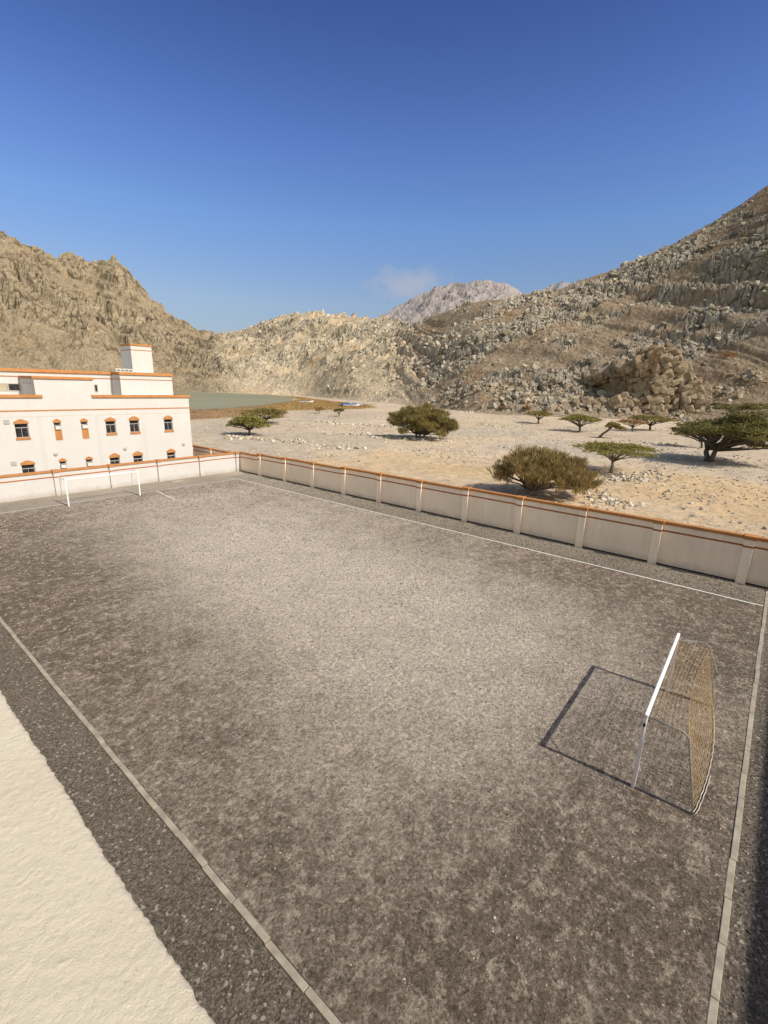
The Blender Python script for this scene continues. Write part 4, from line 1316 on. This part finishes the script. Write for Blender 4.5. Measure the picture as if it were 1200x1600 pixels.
# =================================================================== GOALS
def goal(x0, x1, y_front, y_back, label, net, slant, rot):
    """posts at x0 / x1 on y_front; frame runs back to y_back"""
    sgn = 1 if y_back > y_front else -1
    dep = abs(y_back - y_front)
    cx = (x0 + x1) / 2
    root = thing('football_goal', label, 'goal', (cx, y_front, 0), 'five a side goals on the gravel pitch')
    inv = Matrix.Translation(-root.location)
    def P(mb, name, mat, parent=None, **k):
        o = mb.build(name, mat, parent or root, **k)
        if parent is None: o.matrix_parent_inverse = inv
        return o
    Hh = 2.0
    cb = MB(); cb.box(x0 - .05, x1 + .05, y_front - .04, y_front + .04, Hh - .04, Hh + .04); P(cb, 'crossbar', M_white, bevel=.018)
    for x in (x0, x1):
        pm = MB(); pm.tube([(x, y_front, 0), (x, y_front, Hh - .05)], .046, 12); P(pm, 'post', M_white, smooth=False)
    for x, inn in ((x0, 1), (x1, -1)):
        fb = MB(); pts = [(x, y_front, Hh - .02)]
        pts.append((x, y_front + sgn * (dep - .22), Hh - .05))
        for k in range(1, 7):
            an = math.pi / 2 * k / 6
            pts.append((x, y_front + sgn * (dep - .22 + .22 * math.sin(an)), Hh - .05 - .22 + .22 * math.cos(an)))
        pts.append((x, y_back + sgn * slant, 0.03)); pts.append((x, y_front, .02))
        fb.tube(pts, .019, 8); P(fb, 'side_frame', M_grey_metal, smooth=True)
        br = MB(); br.tube([(x + inn * .42, y_front, Hh - .03), (x, y_front + sgn * .5, Hh - .04)], .013, 6); P(br, 'brace', M_grey_metal, smooth=True)
    if net:
        rr_ = np.random.default_rng(5)
        nv = []; 
        mb = MB(); wv = MB()
        nx = 46; nd = 9; nh = 19
        # top panel sags between the bar and a back rope
        def ytop(i): return y_back + (-sgn) * (.03 + .17 * math.sin(math.pi * i / nx))
        def ztop(i): return Hh - .12 - .10 * math.sin(math.pi * i / nx) 
        def top(i, j):
            u = i / nx; v = j / nd
            x = x0 + .03 + (x1 - x0 - .06) * u
            y = y_front + (ytop(i) - y_front) * v
            z = (Hh - .05) * (1 - v) + ztop(i) * v - .16 * math.sin(math.pi * u) * math.sin(math.pi * v) - .05 * math.sin(math.pi * v)
            return (x, y + .005 * math.sin(i * 1.7 + j), z + .005 * math.sin(i * 2.3 + j * 1.3))
        def backp(i, j):
            u = i / nx; v = j / nh
            x = x0 + .03 + (x1 - x0 - .06) * u
            bulge = .17 * math.sin(math.pi * min(1, u * 1.02)) ** .8
            y = ytop(i) + (y_back + sgn * (slant + bulge) - ytop(i)) * (v ** 1.1)
            z = ztop(i) * (1 - v) + .03 * v
            return (x + .006 * math.sin(j * 1.1 + i), y + .006 * math.sin(i * 1.9 + j * .7), z)
        def side(s):
            def f(i, j):
                u = i / nd; v = j / nh
                a = backp(0 if s == 0 else nx, j)
                x = (x0 + .03 if s == 0 else x1 - .03) + (.05 if s == 0 else -.05) * math.sin(math.pi * u) * 1.0
                y = y_front + (a[1] - y_front) * u
                zt = (Hh - .12) - .22 * math.sin(math.pi * u) - .06
                return (x, y, zt * (1 - v) + .03 * v)
            return f
        def lattice(f, ni, nj, rad):
            g = MB()
            for j in range(nj + 1): g.tube([f(i, j) for i in range(ni + 1)], rad, 4, False)
            for i in range(ni + 1): g.tube([f(i, j) for j in range(nj + 1)], rad, 4, False)
            return g
        P(lattice(top, nx, nd, .0026), 'net_top', M_net); P(lattice(backp, nx, nh, .0033), 'net_back', M_net)
        P(lattice(side(0), nd, nh, .0020), 'net_side', M_rope); P(lattice(side(1), nd, nh, .0034), 'net_side', M_net)
        rp = MB(); rp.tube([backp(i, nh) for i in range(nx + 1)], .009, 6); rp.tube([(p[0], p[1] + sgn * .05, p[2]) for p in [backp(i, nh) for i in range(0, 16)]], .009, 6)
        P(rp, 'bottom_rope', M_rope)
        # loose end of rope over the far rear corner
        lr = MB(); lr.tube([(x1, y_back, Hh - .25), (x1 + .02, y_back - .12, Hh - .5), (x1 + .03, y_back - .25, Hh - .85)], .008, 6); P(lr, 'loose_rope', M_rope)
        tp = MB(); tp.box(x0 - .075, x0 - .04, y_front - .02, y_front + .03, Hh - .27, Hh - .19); P(tp, 'net_clip', M_boatd)
    root.rotation_euler = (0, 0, R(rot))
    return root


goal(11.14, 15.99, 1.285, 0.40, 'near white football goal with drooping tan net and grey side frames', True, 0.34, 1.4)
goal(11.26, 16.4, 39.55, 40.75, 'far bare white football goal in front of the white wall', False, 0.12, 0.0)

# =================================================================== TREES
def acacia(name, base, H, crown, label, style, seed, lean=(0, 0), bark=None, leafc=(0.075, 0.075, 0.028), group=None, leaf_n=5200, fork=0.3, cat='tree', leaf_s=0.2, trunk_r=0.17, stems=1):
    """crown: list of pads (dx, dy, z, rx, ry, rz); limbs are drawn from the fork to each pad"""
    r = np.random.default_rng(seed)
    base = np.array([base[0], base[1], float(ground_z(np.array([base[0]]), np.array([base[1]]))[0][0]) - 0.05])
    root = thing(name, label, cat, tuple(base), group)
    tm = MB()
    for s_ in range(stems):
        off = np.array([r.uniform(-.35, .35), r.uniform(-.35, .35), 0]) * (stems > 1)
        fk = np.array([lean[0] * fork, lean[1] * fork, H * fork]) + off * 1.6
        pts = [off * 1.0, off * 1.1 + fk * .35 * np.array([.6, .6, 1]) + r.normal(0, .05, 3), off + fk * .7 + r.normal(0, .05, 3), off + fk]
        tm.tube([Vector(p) for p in pts], [trunk_r * 1.45, trunk_r * 1.05, trunk_r, trunk_r * .85], 8)
        pads = crown[s_::stems]
        for (dx, dy, z, rx, ry, rz) in pads:
            end = np.array([dx, dy, z - rz * .4]); st = off + fk
            mid1 = st + (end - st) * .35 + np.array([0, 0, .10 * (z - st[2])]) + r.normal(0, .14, 3) * rx * .3
            mid2 = st + (end - st) * .7 + np.array([0, 0, .06 * (z - st[2])]) + r.normal(0, .14, 3) * rx * .3
            tm.tube([Vector(st), Vector(mid1), Vector(mid2), Vector(end)], [trunk_r * .62, trunk_r * .42, trunk_r * .28, trunk_r * .12], 6)
            for _ in range(6):
                p0 = mid1 + (end - mid1) * r.uniform(.2, .95)
                e2 = end + np.array([r.uniform(-.85, .85) * rx, r.uniform(-.85, .85) * ry, r.uniform(-.4, .6) * rz])
                pm = (p0 + e2) / 2 + r.normal(0, .1, 3)
                tm.tube([Vector(p0), Vector(pm), Vector(e2)], [trunk_r * .2, trunk_r * .13, trunk_r * .05], 5, False)
    t = tm.build('trunk', bark or M_bark, root, smooth=True)
    # leaves
    vol = np.array([p[3] * p[4] for p in crown]); vol = vol / vol.sum()
    pick = r.choice(len(crown), leaf_n, p=vol)
    C = np.array(crown)[pick]
    # clump inside each pad
    ncl = 26
    clump = r.normal(size=(len(crown), ncl, 3)); clump /= np.linalg.norm(clump, axis=-1, keepdims=True); clump *= (r.random((len(crown), ncl, 1)) ** .4)
    cl_id = r.integers(0, ncl, leaf_n)
    ctr = clump[pick, cl_id]
    u = ctr * .92 + r.normal(0, .15, (leaf_n, 3))
    if style == 'flat': u[:, 2] = np.abs(u[:, 2]) * .9 - .35 * r.random(leaf_n)
    p = np.stack([C[:, 0] + u[:, 0] * C[:, 3], C[:, 1] + u[:, 1] * C[:, 4], C[:, 2] + u[:, 2] * C[:, 5]], -1)
    if style == 'twig':
        ax = np.stack([u[:, 0] * .75 + r.normal(0, .25, leaf_n), u[:, 1] * .75 + r.normal(0, .25, leaf_n), .75 + .35 * r.random(leaf_n)], -1)
        L = leaf_s * r.uniform(1.4, 3.2, leaf_n); W = leaf_s * r.uniform(.16, .34, leaf_n)
    else:
        ax = np.stack([r.normal(size=leaf_n), r.normal(size=leaf_n), r.normal(0, .35, leaf_n) + .15], -1)
        L = leaf_s * r.uniform(.7, 1.7, leaf_n); W = leaf_s * r.uniform(.35, .75, leaf_n)
    ax /= np.linalg.norm(ax, axis=1, keepdims=True)
    sd = np.cross(ax, r.normal(size=(leaf_n, 3))); sd /= np.linalg.norm(sd, axis=1, keepdims=True)
    a = p - ax * (L / 2)[:, None]; b_ = p + ax * (L / 2)[:, None]; s_ = sd * (W / 2)[:, None]
    V = np.stack([a, p - s_, b_, p + s_], 1).reshape(-1, 3)
    clump_tone = 0.75 + .5 * r.random((len(crown), ncl))[pick, cl_id]  # random tone for each leaf clump
    cc = np.array(leafc)[None] * (clump_tone * r.uniform(.75, 1.25, leaf_n))[:, None]
    warm = r.random(leaf_n)[:, None]
    cc = cc * (1 + warm * np.array([.25, .02, -.15]))
    o = raw_mesh('crown', V, np.arange(4 * leaf_n).reshape(-1, 4), 4, M_leaf, root, col=np.repeat(cc, 4, 0))
    return root


def img_right(base):
    """unit vectors on the ground: to the right as seen from the camera, and away from it"""
    d = np.array(base[:2]); d = d / np.linalg.norm(d)
    return np.array([d[1], -d[0]]), d


def tree_px(px, py): return gp(px, py)


def pads(base, spec):
    """spec in metres: (right, away, z, r_along, r_depth, r_z)"""
    rt, aw = img_right(base); out = []
    for (a, b_, z, ra, rd, rz) in spec:
        w = rt * a + aw * b_
        r_ = (ra + rd) / 2
        out.append((w[0], w[1], z, ra * abs(rt[0]) + rd * abs(aw[0]) * .6 if False else r_, r_, rz))
    return out


def umbrella(W, H, n, seed, thick=.45, tilt=0.0, off=0.0, depth=None, r_pad=.24, dome=.22, low=.0):
    r = np.random.default_rng(seed); spec = []
    depth = depth or W
    for k in range(n):
        rad = math.sqrt((k + .5) / n); an = k * 2.39996 + seed
        a = math.cos(an) * rad * W * .40; b_ = math.sin(an) * rad * depth * .40
        z = H - thick * .8 - dome * H * rad ** 2 + r.uniform(-.10, .10) * H * .6 + tilt * a - low * (r.random() < .3) * H * .3
        spec.append((a + off, b_, z, W * r_pad * r.uniform(.8, 1.2), W * r_pad * r.uniform(.8, 1.2), thick * r.uniform(.8, 1.25)))
    return spec


GREEN = (0.215, 0.212, 0.074); OLIVE = (0.215, 0.196, 0.078); BROWN = (0.262, 0.215, 0.100); DARK = (0.150, 0.150, 0.060); RED = (0.27, 0.165, 0.08)
TG = 'acacia trees on the dry plain'

b0 = tree_px(838, 772)
sp = []
r_ = np.random.default_rng(4)
for k in range(54):
    an = k * 2.39996; rad = math.sqrt((k + .5) / 54)
    a = math.cos(an) * rad * 4.15; b_ = math.sin(an) * rad * 3.3
    zt = 4.0 * math.sqrt(max(0.06, 1 - (a / 5.0) ** 2 - (b_ / 4.2) ** 2)) - (.22 * a if a > 1 else 0)
    z = max(zt * (r_.uniform(.74, .95) if k % 2 else r_.uniform(.5, .78)) + .35, 1.35 - .12 * max(0, a))
    sp.append((a + .55, b_, z, 1.0, 1.0, .75))
acacia('thorn_tree', b0, 4.4, pads(b0, sp), 'large dense brown thorn tree just behind the right hand wall', 'twig', 11, fork=.14, leafc=BROWN, leaf_n=24000, leaf_s=.23, trunk_r=.16, stems=3, group=None, bark=M_pale_bark)

b0 = tree_px(955, 738)
acacia('acacia_tree', b0, 3.6, pads(b0, umbrella(8.2, 3.55, 15, 2, .42, dome=.16, off=.2)), 'small flat topped acacia with pale forked trunk right of the brown thorn tree', 'flat', 12, leafc=GREEN, leaf_n=7000, fork=.38, bark=M_pale_bark, group=TG, leaf_s=.22)

b0 = tree_px(1108, 722)
sp = umbrella(12.5, 6.7, 24, 5, 1.15, off=2.6, dome=.28, low=.35) + [(1.5, 0, 7.5, 2.6, 2.6, .7), (4.5, 1.5, 7.7, 2.8, 2.6, .7), (3.0, -1.5, 6.6, 2.6, 2.6, .8), (-2.6, 0, 4.9, 2.2, 2.2, .6), (7.5, 0, 4.6, 2.4, 2.4, .8), (8.2, -1.0, 3.2, 2.0, 2.0, .8), (5.2, -2.5, 2.9, 2.0, 2.0, .7), (-4.0, .5, 4.2, 1.5, 1.5, .45)]
acacia('acacia_tree', b0, 7.6, pads(b0, sp), 'largest dark green acacia with layered crown cut by the right edge', 'flat', 13, leafc=DARK, leaf_n=30000, fork=.22, group=TG, leaf_s=.28, trunk_r=.34, stems=2)

b0 = tree_px(1095, 700)
acacia('acacia_tree', b0, 3.3, pads(b0, umbrella(6.0, 3.3, 9, 6, .5, off=-1.8)), 'low dark acacia half hidden behind the largest acacia', 'flat', 14, leafc=DARK, leaf_n=3500, group=TG, leaf_s=.28)
b0 = tree_px(1015, 673)
acacia('acacia_tree', b0, 3.7, pads(b0, umbrella(9.4, 3.7, 11, 7, .6, dome=.12, off=.0)), 'flat topped acacia with dark forked trunk below the big rock outcrop', 'flat', 15, leafc=OLIVE, leaf_n=4200, group=TG, leaf_s=.32, trunk_r=.25)
b0 = tree_px(988, 674)
acacia('acacia_tree', b0, 3.0, pads(b0, umbrella(6.2, 2.9, 8, 8, .5, dome=.15, off=-.6)), 'sparse reddish brown acacia between two greener acacias below the outcrop', 'flat', 16, leafc=RED, leaf_n=1700, group=TG, leaf_s=.3)
b0 = tree_px(936, 683)
acacia('acacia_tree', b0, 3.4, pads(b0, umbrella(3.6, 3.4, 6, 9, .6, off=2.6)), 'small acacia with trunk leaning strongly to the right', 'flat', 17, leafc=OLIVE, leaf_n=1900, group=TG, leaf_s=.3, fork=.75, lean=tuple(img_right(b0)[0] * 3.0), trunk_r=.22)
b0 = tree_px(905, 675)
acacia('acacia_tree', b0, 3.9, pads(b0, umbrella(8.6, 3.9, 11, 10, .65, dome=.15)), 'broad green acacia left of the leaning small acacia', 'flat', 18, leafc=GREEN, leaf_n=4200, group=TG, leaf_s=.32, trunk_r=.24)
b0 = tree_px(841, 662)
acacia('acacia_tree', b0, 3.6, pads(b0, umbrella(7.4, 3.6, 9, 11, .6, dome=.15)), 'olive acacia farthest left of the group under the rocky slope', 'flat', 19, leafc=OLIVE, leaf_n=3000, group=TG, leaf_s=.34, trunk_r=.2)

b0 = tree_px(657, 685)
sp = []
r_ = np.random.default_rng(14)
for k in range(60):
    an = k * 2.39996; rad = math.sqrt((k + .5) / 60)
    a = math.cos(an) * rad * 5.5; b_ = math.sin(an) * rad * 4.6
    zt = 6.5 * math.sqrt(max(.06, 1 - ((a + .5) / 6.6) ** 2 - (b_ / 5.6) ** 2))
    z = max(zt * (r_.uniform(.72, .93) if k % 2 else r_.uniform(.4, .75)), 1.1 + .10 * abs(a))
    sp.append((a + .4, b_, z, 1.3, 1.3, .75))
sp += [(-5.2, 0, 4.3, 1.0, 1.0, .4), (-4.7, .5, 2.7, 1.2, 1.2, .35), (-5.6, 0, 3.4, .7, .7, .3), (5.8, 0, 2.4, 1.2, 1.2, .7)]
acacia('acacia_tree', b0, 6.6, pads(b0, sp), 'big rounded dense olive tree standing alone in the middle of the plain', 'twig', 20, leafc=OLIVE, leaf_n=26000, leaf_s=.30, fork=.13, group=TG, trunk_r=.2, stems=3)

b0 = tree_px(390, 681)
acacia('acacia_tree', b0, 3.8, pads(b0, umbrella(7.2, 3.7, 14, 21, .8, dome=.35)), 'front one of the pair of acacias near the lagoon', 'flat', 21, leafc=GREEN, leaf_n=5600, group=TG, leaf_s=.3, trunk_r=.2, fork=.25)
b0 = tree_px(416, 661)
acacia('acacia_tree', b0, 3.7, pads(b0, umbrella(10.2, 3.7, 15, 22, .8, dome=.3)), 'rear one of the pair of acacias near the lagoon', 'flat', 22, leafc=OLIVE, leaf_n=5200, group=TG, leaf_s=.34, trunk_r=.22, fork=.25)
b0 = tree_px(530, 650)
acacia('acacia_tree', b0, 2.5, pads(b0, umbrella(3.8, 2.5, 6, 23, .5, dome=.1)), 'tiny lone acacia on the plain in front of the moored boats', 'flat', 23, leafc=DARK, leaf_n=1100, group=TG, leaf_s=.34)
b0 = tree_px(499, 646)
acacia('thorn_shrub', b0, 2.2, pads(b0, umbrella(4.2, 2.3, 6, 24, .6, dome=.2)), 'faint leafless brown shrub left of the tiny lone acacia', 'twig', 24, leafc=RED, leaf_n=420, leaf_s=.3, cat='shrub', trunk_r=.08)

# dry shrubs on the slope
for (px, az_, t_, s_, lab) in ((0, 84.6, .20, 2.6, 'brown dry bush high on the slope right of the outcrop'), (0, 66.5, .03, 1.4, 'low brown bush at the foot of the slope left of the outcrop'), (0, 63.8, .03, 1.2, 'small dry bush at the very foot of the rocky slope')):
    fo = float(tab(*_f, np.array([az_]), 1.0)[0]); ri = float(tab(*_r, np.array([az_]), 1.2)[0]); D_ = fo + (ri - fo) * t_
    X = D_ * math.sin(R(az_)); Y = D_ * math.cos(R(az_)); zh = float(hill(np.array([X]), np.array([Y]))[0][0])
    root = acacia('thorn_shrub', (X, Y), s_, pads((X, Y), umbrella(s_ * 2.4, s_, 6, 31, s_ * .3)), lab, 'twig', 31, leafc=RED, leaf_n=1100, leaf_s=.3, cat='shrub', trunk_r=.07)
    root.location.z = max(zh, 0)

# =================================================================== BOATS
def boat(px, py, L, ang, label, hullm, canopy, seed):
    c = gp(px, py); root = thing('fishing_boat', label, 'boat', (c[0], c[1], 0.0), 'small boats at the edge of the lagoon')
    root.rotation_euler = (0, 0, ang)
    ns = 14; prof = []
    Bm = L * .13
    mb = MB(); rings = []
    for k in range(ns + 1):
        u = k / ns; x = -L / 2 + L * u
        w = Bm * (1 - max(0, (u - .45) / .55) ** 2.2) * (.82 + .18 * min(1, u * 3)); sheer = .75 + .45 * max(0, u - .4) ** 1.6 * 2
        keel = .05 + .5 * max(0, (u - .72) / .28) ** 2
        ring = [(x, -w, sheer), (x, -w * .93, sheer * .55 + keel * .4), (x, -w * .55, keel + .06), (x, 0, keel), (x, w * .55, keel + .06), (x, w * .93, sheer * .55 + keel * .4), (x, w, sheer), (x, w * .86, sheer - .03), (x, w * .7, keel + .28), (x, -w * .7, keel + .28), (x, -w * .86, sheer - .03)]
        rings.append(len(mb.v)); mb.v += ring
    m = 11
    for k in range(ns):
        for q in range(m):
            q1 = (q + 1) % m
            mb.f.append((rings[k] + q, rings[k + 1] + q, rings[k + 1] + q1, rings[k] + q1))
    mb.f.append(tuple(rings[0] + q for q in range(m))); mb.f.append(tuple(rings[ns] + q for q in range(m))[::-1])
    mb.build('hull', hullm, root, smooth=False)
    st = MB()
    for s in (-1, 1):
        st.tube([(-L / 2 + .1, s * Bm * .84, .72), (-L * .1, s * Bm * 1.01, .74), (L * .15, s * Bm * .98, .84), (L * .36, s * Bm * .66, 1.05)], .06, 6)
    st.build('gunwale', M_boatb, root)
    en = MB(); en.box(-L / 2 - .35, -L / 2 - .02, -.18, .18, .75, 1.35); en.box(-L / 2 - .28, -L / 2 - .12, -.08, .08, .1, .75); en.build('engine', M_boatd, root, bevel=.05)
    th = MB()
    for u in (.28, .5, .7): th.box(-L / 2 + L * u - .14, -L / 2 + L * u + .14, -Bm * .78, Bm * .78, .56, .62)
    th.build('bench', M_boatw, root)
    if canopy:
        cn = MB()
        for x in (-L * .12, L * .14):
            for s in (-1, 1): cn.tube([(x, s * Bm * .8, .6), (x, s * Bm * .8, 1.9)], .03, 6)
        cn.box(-L * .17, L * .19, -Bm * .95, Bm * .95, 1.9, 1.97); cn.build('canopy', M_boatb, root)
    return root


rt, aw = img_right(gp(548, 634)); angb = math.atan2(rt[1], rt[0])
boat(541, 634.3, 6.2, angb + .25, 'blue hulled boat at the left end of the row on the shore', M_boatb, False, 1)
boat(549, 634.8, 7.4, angb - .1, 'white boat in front of the blue boats on the shore', M_boatw, False, 2)
boat(545, 632.4, 6.5, angb + .05, 'blue canopied boat at the back of the row on the shore', M_boatb, True, 3)
boat(557, 633.4, 6.4, angb + math.pi + .1, 'white hulled boat at the right end of the row on the shore', M_boatw, False, 4)
boat(478, 629.2, 7.6, angb + .02, 'lone low white boat out on the grassy flat left of the row', M_boatw, False, 5)

# =================================================================== SKY AND SUN
w = bpy.data.worlds.new('World'); scene.world = w; w.use_nodes = True
nt = w.node_tree; bg = nt.nodes['Background']
SUN_EL, SUN_AZ = 42.2, 176.4
sky = nt.nodes.new('ShaderNodeTexSky'); sky.sky_type = 'NISHITA'; sky.sun_disc = False
sky.sun_elevation = R(SUN_EL); sky.sun_rotation = R(SUN_AZ); sky.altitude = 0; sky.air_density = 1.0; sky.dust_density = 0.6; sky.ozone_density = 2.0
# the sky deepens with height; a faint wisp of cloud hangs over the far mountain
gd = nt.nodes.new('ShaderNodeTexCoord').outputs['Generated']
sx = nt.nodes.new('ShaderNodeSeparateXYZ'); nt.links.new(gd, sx.inputs[0])
K = 1.77
grad = ramp(nt, sx.outputs['Z'], [(0.0, tuple(v / K for v in (.90, .86, .95))), (0.07, tuple(v / K for v in (.92, .87, .95))), (0.15, tuple(v / K for v in (1.20, 1.15, 1.22))), (0.28, tuple(v / K for v in (1.12, 1.33, 1.70))), (0.38, tuple(v / K for v in (.98, 1.16, 1.74))), (0.54, tuple(v / K for v in (.58, .76, 1.35))), (1.0, tuple(v / K for v in (.45, .62, 1.15)))])
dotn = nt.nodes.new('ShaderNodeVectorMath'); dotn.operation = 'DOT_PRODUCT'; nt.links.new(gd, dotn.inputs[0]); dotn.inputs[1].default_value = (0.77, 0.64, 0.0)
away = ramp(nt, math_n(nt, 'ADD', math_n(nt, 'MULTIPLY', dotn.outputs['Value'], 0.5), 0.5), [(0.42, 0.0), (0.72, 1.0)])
grad = mix(nt, away, tuple(v / K for v in (3.5, 2.65, 1.80)), grad)  # warm bright sky behind the viewer, added to fill and warm the shade
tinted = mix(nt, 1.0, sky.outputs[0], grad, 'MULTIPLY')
cd = ray(640, 442)
sub = nt.nodes.new('ShaderNodeVectorMath'); sub.operation = 'SUBTRACT'; nt.links.new(gd, sub.inputs[0]); sub.inputs[1].default_value = tuple(cd)
scl = nt.nodes.new('ShaderNodeVectorMath'); scl.operation = 'MULTIPLY'; nt.links.new(sub.outputs[0], scl.inputs[0]); scl.inputs[1].default_value = (1, 1, 2.6)
ln = nt.nodes.new('ShaderNodeVectorMath'); ln.operation = 'LENGTH'; nt.links.new(scl.outputs[0], ln.inputs[0])
cn = noise(nt, gd, 28, 5, 0.6)
cf = math_n(nt, 'ADD', ln.outputs['Value'], math_n(nt, 'MULTIPLY', math_n(nt, 'SUBTRACT', cn, 0.5), 0.14))
cmask = ramp(nt, cf, [(0.02, 0.46), (0.085, 0.0)])
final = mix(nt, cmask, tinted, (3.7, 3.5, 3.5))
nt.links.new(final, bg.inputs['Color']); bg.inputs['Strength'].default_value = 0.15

sl = bpy.data.lights.new('sun', 'SUN'); sl.energy = 5.0; sl.angle = R(0.53); sl.color = (1.0, 0.93, 0.825)
so = bpy.data.objects.new('sun', sl); COL.objects.link(so)
a = R(SUN_AZ); e = R(SUN_EL)
sd = Vector((math.sin(a) * math.cos(e), math.cos(a) * math.cos(e), math.sin(e)))
so.rotation_euler = sd.to_track_quat('Z', 'Y').to_euler(); so.location = (0, -30, 60)

scene.view_settings.view_transform = 'Standard'; scene.view_settings.look = 'None'; scene.view_settings.exposure = 0; scene.view_settings.gamma = 1
scene.render.engine = 'CYCLES'
scene.cycles.max_bounces = 5
